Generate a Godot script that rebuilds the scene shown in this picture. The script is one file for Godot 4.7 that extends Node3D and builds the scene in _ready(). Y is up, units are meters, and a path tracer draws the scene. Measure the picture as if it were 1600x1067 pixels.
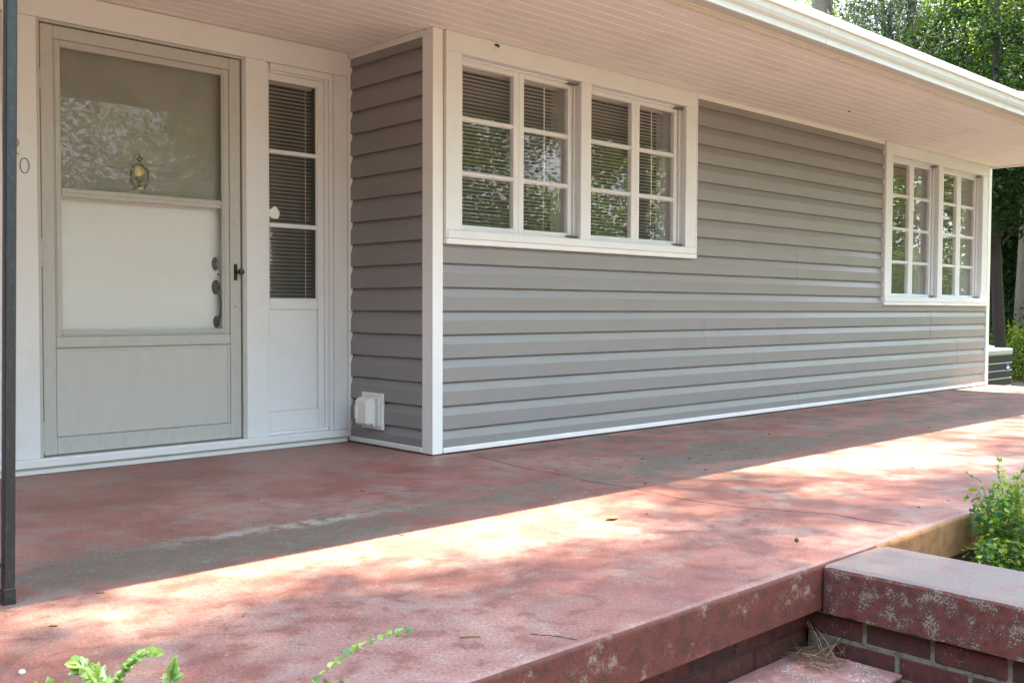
extends Node3D
# A painted concrete porch along a grey vinyl-sided house, x along the wall, y up, z towards the yard.

const ENTRY := -0.783      # plane of the recessed entry wall
const CEIL := 2.246        # porch ceiling height
const EDGE := 2.53         # front edge of the porch slab
const GROUND := -0.47
const COURSE := 0.127      # exposure of one siding course
const FIRST := 0.005       # butt of the lowest course

class MB:
	var v := PackedVector3Array()
	var n := PackedVector3Array()
	var uv := PackedVector2Array()
	var col := PackedColorArray()
	var uvf = null
	func tri(a: Vector3, b: Vector3, c: Vector3, out: Vector3) -> void:
		var k := (b - a).cross(c - a)
		if k.dot(out) > 0.0:
			var t := b
			b = c
			c = t
			k = -k
		if k.length_squared() < 1e-18:
			return
		var m := -k.normalized()
		v.append(a); v.append(b); v.append(c)
		n.append(m); n.append(m); n.append(m)
	func tri_n(a: Vector3, b: Vector3, c: Vector3, na: Vector3, nb: Vector3, nc: Vector3) -> void:
		var k := (b - a).cross(c - a)
		if k.dot(na + nb + nc) > 0.0:
			v.append(a); v.append(c); v.append(b)
			n.append(na); n.append(nc); n.append(nb)
		else:
			v.append(a); v.append(b); v.append(c)
			n.append(na); n.append(nb); n.append(nc)
	func quad(a: Vector3, b: Vector3, c: Vector3, d: Vector3, out: Vector3) -> void:
		tri(a, b, c, out)
		tri(a, c, d, out)
	func quad_n(a: Vector3, b: Vector3, c: Vector3, d: Vector3, na: Vector3, nb: Vector3, nc: Vector3, nd: Vector3) -> void:
		tri_n(a, b, c, na, nb, nc)
		tri_n(a, c, d, na, nc, nd)
	func box(a: Vector3, b: Vector3, bev := 0.0) -> MB:
		var c := (a + b) * 0.5
		var h := ((b - a) * 0.5).abs()
		bev = minf(bev, 0.45 * minf(h.x, minf(h.y, h.z)))
		var g := func(i: int, s: Vector3) -> Vector3:
			var p := Vector3(h.x - bev, h.y - bev, h.z - bev)
			p[i] = h[i]
			return c + p * s
		for i in 3:
			var j := (i + 1) % 3
			var k := (i + 2) % 3
			for s in [-1.0, 1.0]:
				var q := []
				for w in [[-1, -1], [1, -1], [1, 1], [-1, 1]]:
					var e := Vector3.ZERO
					e[i] = s
					e[j] = w[0]
					e[k] = w[1]
					q.append(g.call(i, e))
				var o := Vector3.ZERO
				o[i] = s
				quad(q[0], q[1], q[2], q[3], o)
			if bev > 0.0:
				for s in [-1.0, 1.0]:
					for t in [-1.0, 1.0]:
						var e0 := Vector3.ZERO
						e0[i] = s
						e0[j] = t
						var e1 := e0
						e0[k] = -1.0
						e1[k] = 1.0
						var o := Vector3.ZERO
						o[i] = s
						o[j] = t
						quad(g.call(i, e0), g.call(i, e1), g.call(j, e1), g.call(j, e0), o)
		if bev > 0.0:
			for x in [-1.0, 1.0]:
				for y in [-1.0, 1.0]:
					for z in [-1.0, 1.0]:
						var e := Vector3(x, y, z)
						tri(g.call(0, e), g.call(1, e), g.call(2, e), e)
		return self
	# a closed outline in (u, v), swept from t0 to t1; f(u, v, t) gives the point
	func sweep(poly: PackedVector2Array, f: Callable, t0: float, t1: float) -> MB:
		var area := 0.0
		for i in poly.size():
			area += poly[i].cross(poly[(i + 1) % poly.size()])
		for i in poly.size():
			var p := poly[i]
			var q := poly[(i + 1) % poly.size()]
			var e := (q - p).normalized()
			var o2 := Vector2(e.y, -e.x) * signf(area)
			var out: Vector3 = f.call(p.x + o2.x, p.y + o2.y, t0) - f.call(p.x, p.y, t0)
			quad(f.call(p.x, p.y, t0), f.call(q.x, q.y, t0), f.call(q.x, q.y, t1), f.call(p.x, p.y, t1), out)
		var ids := Geometry2D.triangulate_polygon(poly)
		var d: Vector3 = f.call(0.0, 0.0, t1) - f.call(0.0, 0.0, t0)
		for i in range(0, ids.size(), 3):
			for e in [[t0, -1.0], [t1, 1.0]]:
				var q := []
				for k in 3:
					q.append(f.call(poly[ids[i + k]].x, poly[ids[i + k]].y, e[0]))
				tri(q[0], q[1], q[2], d * e[1])
		return self
	func tube(pts: Array, radii: Array, sides := 6, caps := true) -> MB:
		var rings := []
		var nrm := []
		var side := Vector3.ZERO
		for i in pts.size():
			var t: Vector3 = (pts[mini(i + 1, pts.size() - 1)] - pts[maxi(i - 1, 0)]).normalized()
			if side == Vector3.ZERO:
				side = t.cross(Vector3.UP if absf(t.y) < 0.9 else Vector3.RIGHT).normalized()
			side = (side - t * side.dot(t)).normalized()
			var up := t.cross(side)
			var r: float = radii[mini(i, radii.size() - 1)]
			var ring := []
			var nn := []
			for k in sides:
				var a := TAU * k / sides
				var d := side * cos(a) + up * sin(a)
				ring.append(pts[i] + d * r)
				nn.append(d)
			rings.append(ring)
			nrm.append(nn)
		for i in pts.size() - 1:
			for k in sides:
				var l := (k + 1) % sides
				quad_n(rings[i][k], rings[i][l], rings[i + 1][l], rings[i + 1][k], nrm[i][k], nrm[i][l], nrm[i + 1][l], nrm[i + 1][k])
		if caps:
			for e in [0, pts.size() - 1]:
				var o: Vector3 = pts[0] - pts[1] if e == 0 else pts[e] - pts[e - 1]
				for k in range(1, sides - 1):
					tri(rings[e][0], rings[e][k], rings[e][k + 1], o)
		return self
	func ball(c: Vector3, r: Vector3, rings := 8, seg := 12) -> MB:
		for i in rings:
			for k in seg:
				var q := []
				var m := []
				for w in [[i, k], [i, k + 1], [i + 1, k + 1], [i + 1, k]]:
					var a: float = PI * w[0] / rings
					var b: float = TAU * w[1] / seg
					var d := Vector3(sin(a) * cos(b), cos(a), sin(a) * sin(b))
					q.append(c + d * r)
					m.append((d / r).normalized())
				if i > 0:
					tri_n(q[0], q[1], q[2], m[0], m[1], m[2])
				if i < rings - 1:
					tri_n(q[0], q[2], q[3], m[0], m[2], m[3])
		return self
	# a round profile (radius, height) turned about an axis through o
	func lathe(o: Vector3, axis: Vector3, prof: Array, seg := 16) -> MB:
		var s := axis.cross(Vector3.UP if absf(axis.y) < 0.9 else Vector3.RIGHT).normalized()
		var u := axis.cross(s)
		for i in prof.size() - 1:
			var e := Vector2(prof[i + 1].x - prof[i].x, prof[i + 1].y - prof[i].y).normalized()
			for k in seg:
				var a := TAU * k / seg
				var b := TAU * (k + 1) / seg
				var da := s * cos(a) + u * sin(a)
				var db := s * cos(b) + u * sin(b)
				var na := (da * e.y - axis * e.x).normalized()
				var nb := (db * e.y - axis * e.x).normalized()
				quad_n(o + da * prof[i].x + axis * prof[i].y, o + db * prof[i].x + axis * prof[i].y, o + db * prof[i + 1].x + axis * prof[i + 1].y, o + da * prof[i + 1].x + axis * prof[i + 1].y, na, nb, nb, na)
		return self
	func turn(t: Transform3D) -> MB:
		for i in v.size():
			v[i] = t * v[i]
			n[i] = (t.basis * n[i]).normalized()
		return self
	func add(o: MB) -> MB:
		v.append_array(o.v)
		n.append_array(o.n)
		return self
	func mesh(m: Material, offset := Vector3.ZERO, into: ArrayMesh = null) -> ArrayMesh:
		var r := into if into else ArrayMesh.new()
		var a := []
		a.resize(Mesh.ARRAY_MAX)
		var w := v.duplicate()
		if uvf != null:
			for p in v:
				uv.append(uvf.call(p))
		if offset != Vector3.ZERO:
			for i in w.size():
				w[i] -= offset
		a[Mesh.ARRAY_VERTEX] = w
		a[Mesh.ARRAY_NORMAL] = n
		if uv.size() == v.size():
			a[Mesh.ARRAY_TEX_UV] = uv
		if col.size() == v.size():
			a[Mesh.ARRAY_COLOR] = col
		r.add_surface_from_arrays(Mesh.PRIMITIVE_TRIANGLES, a)
		r.surface_set_material(r.get_surface_count() - 1, m)
		return r

var M := {}
var rng := RandomNumberGenerator.new()
var names := {}

# ---------------------------------------------------------------- naming
func numbered(called: String, parent: Node) -> String:
	var k := "%d/%s" % [parent.get_instance_id(), called]
	names[k] = names.get(k, -1) + 1
	return called if names[k] == 0 else "%s_%03d" % [called, names[k]]

func origin_of(p: Node) -> Vector3:
	var o := Vector3.ZERO
	while p != self:
		o += (p as Node3D).position
		p = p.get_parent()
	return o

func thing(called: String, label: String, category: String, at := Vector3.ZERO, group := "") -> Node3D:
	var o := Node3D.new()
	o.name = numbered(called, self)
	add_child(o, true)
	o.position = at
	tag(o, label, category, group)
	return o

func tag(o: Node, label: String, category: String, group := "") -> Node:
	o.set_meta("label", label)
	if category:
		o.set_meta("category", category)
	if group:
		o.set_meta("group", group)
	return o

func part(called: String, mb: MB, m: Material, parent: Node, label := "") -> MeshInstance3D:
	var o := MeshInstance3D.new()
	o.name = numbered(called, parent)
	parent.add_child(o, true)
	o.mesh = mb.mesh(m, origin_of(parent))
	if label:
		o.set_meta("label", label)
	return o

func piece(called: String, mesh: Mesh, at: Vector3, parent: Node) -> MeshInstance3D:
	var o := MeshInstance3D.new()
	o.name = numbered(called, parent)
	parent.add_child(o, true)
	o.mesh = mesh
	o.position = at - origin_of(parent)
	return o

func struct(called: String, mb: MB, m: Material) -> MeshInstance3D:
	var o := part(called, mb, m, self)
	o.set_meta("kind", "structure")
	return o

func stuff(o: Node) -> Node:
	o.set_meta("kind", "stuff")
	return o

func bx(ax: float, bx_: float, ay: float, by: float, az: float, bz: float, bev := 0.0) -> MB:
	return MB.new().box(Vector3(minf(ax, bx_), minf(ay, by), minf(az, bz)), Vector3(maxf(ax, bx_), maxf(ay, by), maxf(az, bz)), bev)

# ---------------------------------------------------------------- textures and materials
func nz(size: int, freq: float, seed_: int, oct := 3) -> PackedByteArray:
	var f := FastNoiseLite.new()
	f.noise_type = FastNoiseLite.TYPE_SIMPLEX_SMOOTH
	f.seed = seed_
	f.frequency = freq
	f.fractal_octaves = oct
	var im := f.get_seamless_image(size, size)
	im.convert(Image.FORMAT_L8)
	return im.get_data()

func lin(r: float, g: float, b: float) -> Color:
	return Color(r, g, b).linear_to_srgb()

func tex(size: int, rule: Callable) -> ImageTexture:
	var b := PackedByteArray()
	b.resize(size * size * 3)
	for i in size * size:
		var c: Color = rule.call(i)
		b[i * 3] = int(clampf(c.r, 0, 1) * 255.0)
		b[i * 3 + 1] = int(clampf(c.g, 0, 1) * 255.0)
		b[i * 3 + 2] = int(clampf(c.b, 0, 1) * 255.0)
	return ImageTexture.create_from_image(Image.create_from_data(size, size, false, Image.FORMAT_RGB8, b))

func grey_tex(size: int, d: PackedByteArray) -> ImageTexture:
	return ImageTexture.create_from_image(Image.create_from_data(size, size, false, Image.FORMAT_L8, d))

func plain(c: Color, rough := 0.6, metal := 0.0) -> StandardMaterial3D:
	var m := StandardMaterial3D.new()
	m.albedo_color = c
	m.roughness = rough
	m.metallic = metal
	return m

func surfaced(t: Texture2D, tile: Vector3, rough := 0.6, bump: Texture2D = null, depth := 0.1) -> StandardMaterial3D:
	var m := StandardMaterial3D.new()
	m.albedo_texture = t
	m.roughness = rough
	m.uv1_triplanar = true
	m.uv1_world_triplanar = true
	m.uv1_scale = Vector3(1.0 / tile.x, 1.0 / tile.y, 1.0 / tile.z)
	if bump:
		m.heightmap_enabled = true
		m.heightmap_texture = bump
		m.heightmap_scale = depth
	return m

func step(a: float, b: float, x: float) -> float:
	return smoothstep(a, b, x)

func make_materials() -> void:
	var S := 512
	var big := nz(S, 0.006, 1, 4)
	var mid := nz(S, 0.025, 2, 4)
	var fine := nz(S, 0.11, 3, 3)
	var grain := nz(S, 0.35, 4, 2)
	var blot := nz(S, 0.012, 5, 3)
	var fine_t := grey_tex(S, fine)
	var grain_t := grey_tex(S, grain)
	var mid_t := grey_tex(S, mid)
	# painted wood: off-white, a little grime and brush grain
	var wa := lin(0.735, 0.75, 0.785)
	var wb := lin(0.64, 0.64, 0.64)
	M.paint = surfaced(tex(S, func(i): return wa.lerp(wb, step(120, 230, blot[i]) * 0.22 + step(120, 240, fine[i]) * 0.12)), Vector3(1.7, 1.7, 1.7), 0.5, fine_t, 0.03)
	M.vinyl = surfaced(tex(S, func(i): return lin(0.80, 0.80, 0.80).lerp(lin(0.74, 0.735, 0.72), step(110, 220, blot[i]) * 0.4)), Vector3(1.6, 1.6, 1.6), 0.38)
	M.ceiling = surfaced(tex(S, func(i): return lin(0.79, 0.76, 0.74).lerp(lin(0.70, 0.645, 0.60), step(110, 200, blot[i]) * 0.5 + step(150, 230, fine[i]) * 0.15)), Vector3(4.0, 1.5, 1.2), 0.55, grain_t, 0.03)
	var sa := lin(0.252, 0.239, 0.244)
	var sb := lin(0.222, 0.210, 0.213)
	M.siding = surfaced(tex(S, func(i): return sa.lerp(sb, step(90, 200, mid[i]) * 0.12 + step(110, 220, blot[i]) * 0.30)), Vector3(3.6, 2.6, 2.2), 0.40, mid_t, 0.10)
	M.siding.metallic_specular = 0.58
	M.aluminium = surfaced(tex(S, func(i): return lin(0.475, 0.475, 0.465).lerp(lin(0.39, 0.385, 0.365), step(100, 220, mid[i]) * 0.35 + step(130, 220, fine[i]) * 0.2)), Vector3(0.6, 1.4, 0.6), 0.5, grain_t, 0.02)
	M.kick = surfaced(tex(S, func(i): return lin(0.51, 0.505, 0.495).lerp(lin(0.43, 0.42, 0.405), step(100, 220, blot[i]) * 0.15 + step(110, 220, fine[i]) * 0.25)), Vector3(0.5, 1.3, 0.5), 0.5, fine_t, 0.05)
	M.gutter = surfaced(tex(S, func(i): return lin(0.53, 0.525, 0.50).lerp(lin(0.45, 0.44, 0.405), step(130, 220, mid[i]) * 0.5)), Vector3(1.5, 0.4, 0.4), 0.35)
	M.cream = surfaced(tex(S, func(i): return lin(0.66, 0.63, 0.55).lerp(lin(0.54, 0.51, 0.43), step(110, 220, mid[i]))), Vector3(1.5, 0.5, 0.5), 0.5)
	# glass
	var g := StandardMaterial3D.new()
	g.transparency = BaseMaterial3D.TRANSPARENCY_ALPHA
	g.albedo_color = Color(0.95, 1.0, 0.97, 0.02)
	g.roughness = 0.0
	g.metallic_specular = 0.6
	M.glass = g
	g.metallic_specular = 0.36
	var g2 := g.duplicate() as StandardMaterial3D
	g2.metallic_specular = 0.24
	M.storm_glass = g2
	M.dark_iron = surfaced(tex(S, func(i): return lin(0.016, 0.022, 0.026).lerp(lin(0.05, 0.055, 0.055), step(140, 230, mid[i]) * 0.7)), Vector3(0.25, 0.5, 0.25), 0.38, fine_t, 0.06)
	M.black = plain(lin(0.014, 0.014, 0.012), 0.35)
	M.bronze = plain(lin(0.020, 0.019, 0.013), 0.5, 0.2)
	M.brass = plain(lin(0.36, 0.25, 0.075), 0.42, 0.9)
	M.old_brass = plain(lin(0.11, 0.085, 0.03), 0.4, 0.6)
	M.slat = plain(lin(0.50, 0.48, 0.45), 0.45)
	M.cord = plain(lin(0.72, 0.70, 0.66), 0.6)
	M.room = surfaced(tex(S, func(i): return lin(0.22, 0.19, 0.15).lerp(lin(0.16, 0.135, 0.105), big[i] / 255.0)), Vector3(2, 2, 2), 0.9)
	M.wood_dark = plain(lin(0.095, 0.066, 0.045), 0.7)
	M.sheath = plain(lin(0.03, 0.03, 0.03), 0.9)
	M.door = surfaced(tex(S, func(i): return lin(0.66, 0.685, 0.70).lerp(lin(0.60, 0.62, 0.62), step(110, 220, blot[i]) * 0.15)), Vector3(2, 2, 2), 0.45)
	M.door_dull = surfaced(tex(256, func(i): return lin(0.215, 0.212, 0.195).lerp(lin(0.185, 0.183, 0.168), step(110, 220, blot[(i / 256) * S + i % 256]))), Vector3(1, 1, 1), 0.6)
	M.outlet = plain(lin(0.80, 0.80, 0.78), 0.3)
	M.roof = surfaced(tex(S, func(i): return lin(0.09, 0.085, 0.08).lerp(lin(0.15, 0.14, 0.13), fine[i] / 255.0)), Vector3(0.5, 0.5, 0.5), 0.95)
	# red painted concrete faces, chipped down to grey and tan
	var rr := lin(0.130, 0.036, 0.026)
	var rd := lin(0.072, 0.027, 0.020)
	var chip := lin(0.31, 0.265, 0.20)
	var mould := lin(0.045, 0.04, 0.035)
	M.red_face = surfaced(tex(S, func(i):
		var c := rr.lerp(rd, step(90, 200, mid[i]) * 0.7)
		c = c.lerp(lin(0.25, 0.12, 0.10), step(150, 215, blot[i]) * step(100, 190, fine[i]) * 0.7)
		return c.lerp(chip, step(172, 196, mid[i] * 0.35 + grain[i] * 0.25 + blot[i] * 0.45) * 0.9)), Vector3(0.9, 0.9, 0.9), 0.7, fine_t, 0.15)
	M.cap_face = surfaced(tex(S, func(i):
		var c := lin(0.140, 0.034, 0.026).lerp(lin(0.075, 0.026, 0.021), step(90, 190, mid[i]) * 0.8)
		c = c.lerp(mould, step(95, 170, blot[i]) * step(70, 160, fine[i]) * 0.92)
		return c.lerp(chip, step(156, 170, fine[i] * 0.42 + grain[i] * 0.22 + blot[i] * 0.42) * 0.85)), Vector3(0.43, 0.43, 0.43), 0.8, grain_t, 0.2)
	M.cap_top = surfaced(tex(S, func(i):
		var c := lin(0.22, 0.135, 0.112).lerp(lin(0.185, 0.155, 0.135), step(90, 175, mid[i]))
		c = c.lerp(lin(0.23, 0.10, 0.09), step(140, 200, blot[i]) * 0.6)
		return c.lerp(lin(0.33, 0.30, 0.27), step(140, 200, grain[i]) * 0.5).lerp(lin(0.10, 0.075, 0.065), step(150, 215, fine[i]) * 0.55)), Vector3(0.5, 0.5, 0.5), 0.75, grain_t, 0.12)
	M.tan = surfaced(tex(S, func(i):
		var c := lin(0.34, 0.160, 0.068).lerp(lin(0.24, 0.115, 0.052), step(80, 200, mid[i]))
		return c.lerp(lin(0.34, 0.22, 0.12), step(160, 210, grain[i]) * 0.4)), Vector3(1.1, 1.1, 1.1), 0.9, grain_t, 0.25)
	M.step_top = surfaced(tex(S, func(i):
		var c := lin(0.29, 0.125, 0.11).lerp(lin(0.32, 0.20, 0.17), step(100, 190, mid[i]))
		c = c.lerp(lin(0.16, 0.125, 0.10), step(150, 210, blot[i]) * 0.7)
		return c.lerp(lin(0.55, 0.47, 0.40), step(168, 190, fine[i] * 0.6 + big[i] * 0.4) * 0.8)), Vector3(0.7, 0.7, 0.7), 0.7, fine_t, 0.15)
	M.bricks = []
	for k in 4:
		var ca := lin([0.085, 0.066, 0.10, 0.058][k], [0.022, 0.019, 0.027, 0.020][k], [0.018, 0.016, 0.022, 0.018][k])
		var cb := lin([0.048, 0.043, 0.06, 0.036][k], 0.021, 0.018)
		M.bricks.append(surfaced(tex(256, func(i):
			var j: int = (i / 256) * S + i % 256
			return ca.lerp(cb, step(90, 200, mid[j])).lerp(lin(0.30, 0.24, 0.19), step(178, 200, fine[j] * 0.6 + blot[j] * 0.4) * 0.5)), Vector3(0.35, 0.35, 0.35), 0.8, grain_t, 0.2))
	M.mortar = surfaced(tex(S, func(i): return lin(0.20, 0.19, 0.15).lerp(lin(0.12, 0.11, 0.085), step(100, 200, mid[i]))), Vector3(0.4, 0.4, 0.4), 0.95, grain_t, 0.3)
	M.soil = surfaced(tex(S, func(i):
		var c := lin(0.11, 0.078, 0.05).lerp(lin(0.19, 0.14, 0.09), step(90, 200, fine[i]))
		c = c.lerp(lin(0.07, 0.10, 0.03), step(120, 160, big[i]) * 0.75)
		return c.lerp(lin(0.26, 0.20, 0.13), step(165, 200, grain[i]) * 0.5)), Vector3(3.0, 3.0, 3.0), 0.95, fine_t, 1.0)
	M.bark = surfaced(tex(S, func(i): return lin(0.28, 0.25, 0.21).lerp(lin(0.11, 0.09, 0.07), step(90, 180, fine[i]) * 0.8 + step(120, 200, mid[i]) * 0.2)), Vector3(0.5, 1.6, 0.5), 0.95, fine_t, 2.0)
	M.bark_dark = surfaced(tex(S, func(i): return lin(0.042, 0.034, 0.026).lerp(lin(0.018, 0.015, 0.012), step(90, 180, fine[i]))), Vector3(0.4, 1.2, 0.4), 0.95, fine_t, 1.5)
	M.twig = plain(lin(0.13, 0.085, 0.05), 0.8)
	M.stem_pink = plain(lin(0.30, 0.17, 0.10), 0.6)
	M.needle = plain(lin(0.17, 0.09, 0.05), 0.8)
	M.needle_pale = plain(lin(0.30, 0.20, 0.12), 0.8)
	M.ac_dark = surfaced(tex(256, func(i): return lin(0.012, 0.015, 0.020).lerp(lin(0.018, 0.021, 0.026), (grain[(i / 256) * S + i % 256]) / 255.0)), Vector3(0.3, 0.3, 0.3), 0.5)
	M.ac_dark.metallic_specular = 0.25
	M.ac_light = plain(lin(0.30, 0.36, 0.36), 0.45)
	M.ac_lid = plain(lin(0.25, 0.30, 0.30), 0.45)
	M.emblem_blue = plain(lin(0.03, 0.05, 0.28), 0.35)
	M.emblem_white = plain(lin(0.7, 0.72, 0.78), 0.4)
	M.number = plain(lin(0.30, 0.25, 0.19), 0.5)
	M.hinge = plain(lin(0.17, 0.135, 0.10), 0.6)
	# foliage: copies carry the colour
	var lf := StandardMaterial3D.new()
	lf.vertex_color_use_as_albedo = true
	lf.roughness = 0.5
	lf.metallic_specular = 0.3
	lf.backlight_enabled = true
	lf.backlight = Color(0.95, 1.0, 0.5)
	M.leaf = lf
	var pn := StandardMaterial3D.new()
	pn.vertex_color_use_as_albedo = true
	pn.roughness = 0.6
	M.pine = pn
	M.leaf_near = []
	for c in [[0.13, 0.24, 0.07], [0.22, 0.34, 0.06], [0.08, 0.16, 0.07], [0.30, 0.38, 0.09], [0.32, 0.40, 0.23]]:
		var m := plain(lin(c[0], c[1], c[2]), 0.36)
		m.backlight_enabled = true
		m.backlight = Color(0.62, 0.75, 0.42)
		M.leaf_near.append(m)
	M.dry_leaf = plain(lin(0.30, 0.19, 0.09), 0.8)
	make_floor_material()

func seg_d(p: Vector2, a: Vector2, b: Vector2) -> float:
	var t := clampf((p - a).dot(b - a) / (b - a).length_squared(), 0, 1)
	return p.distance_to(a + (b - a) * t)

func make_floor_material() -> void:
	# the porch paint: worn red with pink fading, grey wear, grit under the drip line of the eave
	var w := 2048
	var h := 640
	var X0 := -4.2
	var Z0 := -0.8
	var PX := 11.7 / w
	var PZ := 3.4 / h
	var N := []
	for k in 6:
		var f := FastNoiseLite.new()
		f.noise_type = FastNoiseLite.TYPE_SIMPLEX_SMOOTH
		f.seed = 50 + k
		f.frequency = [0.0045, 0.014, 0.05, 0.2, 0.02, 0.45][k]
		f.fractal_octaves = [4, 4, 3, 2, 5, 1][k]
		var im := f.get_image(w, h)
		im.convert(Image.FORMAT_L8)
		N.append(im.get_data())
	var n0: PackedByteArray = N[0]
	var n1: PackedByteArray = N[1]
	var n2: PackedByteArray = N[2]
	var n3: PackedByteArray = N[3]
	var n4: PackedByteArray = N[4]
	var n5: PackedByteArray = N[5]
	var red := lin(0.325, 0.130, 0.104)
	var deep := lin(0.25, 0.090, 0.072)
	var pink := lin(0.40, 0.225, 0.185)
	var grey := lin(0.27, 0.235, 0.205)
	var grit := lin(0.135, 0.112, 0.080)
	var sand := lin(0.36, 0.325, 0.27)
	var b := PackedByteArray()
	b.resize(w * h * 3)
	var rb := PackedByteArray()
	rb.resize(w * h)
	for j in h:
		var z := Z0 + (j + 0.5) * PZ
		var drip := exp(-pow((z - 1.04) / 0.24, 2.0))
		var front := smoothstep(1.9, 2.45, z)
		for i in w:
			var k := j * w + i
			var x := X0 + (i + 0.5) * PX
			var a0 := n0[k] / 255.0
			var a1 := n1[k] / 255.0
			var a2 := n2[k] / 255.0
			var a3 := n3[k] / 255.0
			var a4 := n4[k] / 255.0
			var c := red.lerp(deep, smoothstep(0.35, 0.7, a1) * 0.75)
			c = c.lerp(pink, clampf(smoothstep(0.42, 0.75, a0) * 0.75 + front * 0.15, 0, 0.8) * (0.55 + 0.45 * a2))
			c = c.lerp(grey, smoothstep(0.5, 0.8, a4) * (0.45 + 0.40 * smoothstep(0.0, 0.8, x)) * (1.0 - front * 0.6))
			# grit below the eave, heaviest at the door end and past the corner window
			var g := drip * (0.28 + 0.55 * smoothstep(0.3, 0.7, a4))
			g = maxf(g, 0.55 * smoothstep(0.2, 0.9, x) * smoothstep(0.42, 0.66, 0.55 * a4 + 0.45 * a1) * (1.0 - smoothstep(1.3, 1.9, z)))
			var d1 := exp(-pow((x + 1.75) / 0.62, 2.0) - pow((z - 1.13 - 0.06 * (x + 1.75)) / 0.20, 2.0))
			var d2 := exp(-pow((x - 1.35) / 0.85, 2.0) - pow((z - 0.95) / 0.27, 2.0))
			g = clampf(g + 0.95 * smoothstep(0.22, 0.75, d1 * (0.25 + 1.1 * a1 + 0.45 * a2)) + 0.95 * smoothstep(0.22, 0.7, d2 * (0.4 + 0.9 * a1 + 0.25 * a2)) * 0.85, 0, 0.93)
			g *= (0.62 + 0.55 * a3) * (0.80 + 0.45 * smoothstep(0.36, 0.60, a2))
			# worn scuffs: thin pale streaks and dark scrapes
			c = c.lerp(pink, smoothstep(0.62, 0.80, a2) * smoothstep(0.4, 0.7, a0) * 0.6)
			c = c.lerp(deep, smoothstep(0.60, 0.78, 1.0 - a2) * 0.55)
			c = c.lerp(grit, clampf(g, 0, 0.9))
			var s1 := exp(-pow((x + 1.42) / 0.42, 2.0) - pow((z - 0.965 - 0.05 * (x + 1.4)) / 0.045, 2.0))
			c = c.lerp(sand, clampf(1.5 * s1 * smoothstep(0.34, 0.66, 0.6 * a2 + 0.4 * a3), 0, 0.8))
			# dark scraps of leaf mould
			if d2 > 0.2 and n2[k] > 196:
				c = c.lerp(grit, 0.75 * smoothstep(196, 215, n2[k]))
			# small chips: bare cement with hard edges, and pits
			var chips := 0.55 * a3 + 0.30 * a2 + 0.15 * a4
			if chips > 0.645:
				c = c.lerp(sand, 0.26)
			elif chips < 0.345:
				c = c.lerp(grit, 0.40)
			# paint splashes and specks
			if n5[k] > 244 and n1[k] > 120:
				c = c.lerp(lin(0.6, 0.55, 0.5), 0.6)
			if n5[k] < 9:
				c = c.lerp(grit, 0.6)
			b[k * 3] = int(c.r * 255.0)
			b[k * 3 + 1] = int(c.g * 255.0)
			b[k * 3 + 2] = int(c.b * 255.0)
			rb[k] = int(clampf(0.40 + 0.45 * g + 0.18 * a2 + 0.08 * a3, 0, 1) * 255.0)
	var m := StandardMaterial3D.new()
	m.albedo_texture = ImageTexture.create_from_image(Image.create_from_data(w, h, false, Image.FORMAT_RGB8, b))
	m.roughness_texture = ImageTexture.create_from_image(Image.create_from_data(w, h, false, Image.FORMAT_L8, rb))
	m.roughness = 1.0
	m.heightmap_enabled = true
	m.heightmap_scale = 0.03
	m.heightmap_texture = ImageTexture.create_from_image(Image.create_from_data(w, h, false, Image.FORMAT_L8, n3))
	var f := nz(512, 0.16, 71, 4)
	m.detail_enabled = true
	m.detail_blend_mode = BaseMaterial3D.BLEND_MODE_MUL
	m.detail_uv_layer = BaseMaterial3D.DETAIL_UV_2
	m.uv2_triplanar = true
	m.uv2_world_triplanar = true
	m.uv2_scale = Vector3(1.1, 1.1, 1.1)
	m.detail_albedo = tex(512, func(i):
		var q := 0.74 + 0.36 * f[i] / 255.0
		return Color(q, q, q))
	M.porch = m

# ---------------------------------------------------------------- siding
# courses of Dutch lap: outline in (depth, height) of one course
func lap(y0: float, y1: float, top: float) -> PackedVector2Array:
	var p := PackedVector2Array()
	var m := y0 + COURSE * 0.59
	p.append(Vector2(-0.024, y0))
	p.append(Vector2(-0.0025, y0))
	p.append(Vector2(-0.0005, y0 + 0.002))
	if top <= m:
		p.append(Vector2(-0.0012, top))
	else:
		p.append(Vector2(-0.0012, m))
		p.append(Vector2(lerpf(-0.0012, -0.0205, (minf(top, y1) - m) / (y1 - m)), minf(top, y1)))
	p.append(Vector2(-0.024, minf(top, y1)))
	return p

# one strip of the wall's siding from t0 to t1 with two courses; f(depth, height, along)
func panel(f: Callable, t0: float, t1: float, courses: Array, top: float, flare := false) -> MB:
	var mb := MB.new()
	for k in courses:
		var y: float = FIRST + k * COURSE
		if y > top - 0.005:
			continue
		var o := lap(y, y + COURSE, top)
		var st := [t0, t1]
		if flare:
			st = [t0, t1 - 0.10, t1 - 0.02, t1]
		for i in st.size() - 1:
			var e0: float = [0.0, 0.0, 0.0016, 0.0055][i] if flare else 0.0
			var e1: float = [0.0, 0.0, 0.0016, 0.0055][i + 1] if flare else 0.0
			var a: float = st[i]
			var b: float = st[i + 1]
			mb.sweep(o, func(u, w, t): return f.call(u + (e0 if t == a else e1) * (1.0 if u > -0.023 else 0.0), w, t), a, b)
	return mb

func side_wall_siding(wall: Node, f: Callable, t0: float, t1: float, top: float) -> void:
	for p in 9:
		part("siding_panel", panel(f, t0, t1, [p * 2, p * 2 + 1], top), M.siding, wall)

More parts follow.
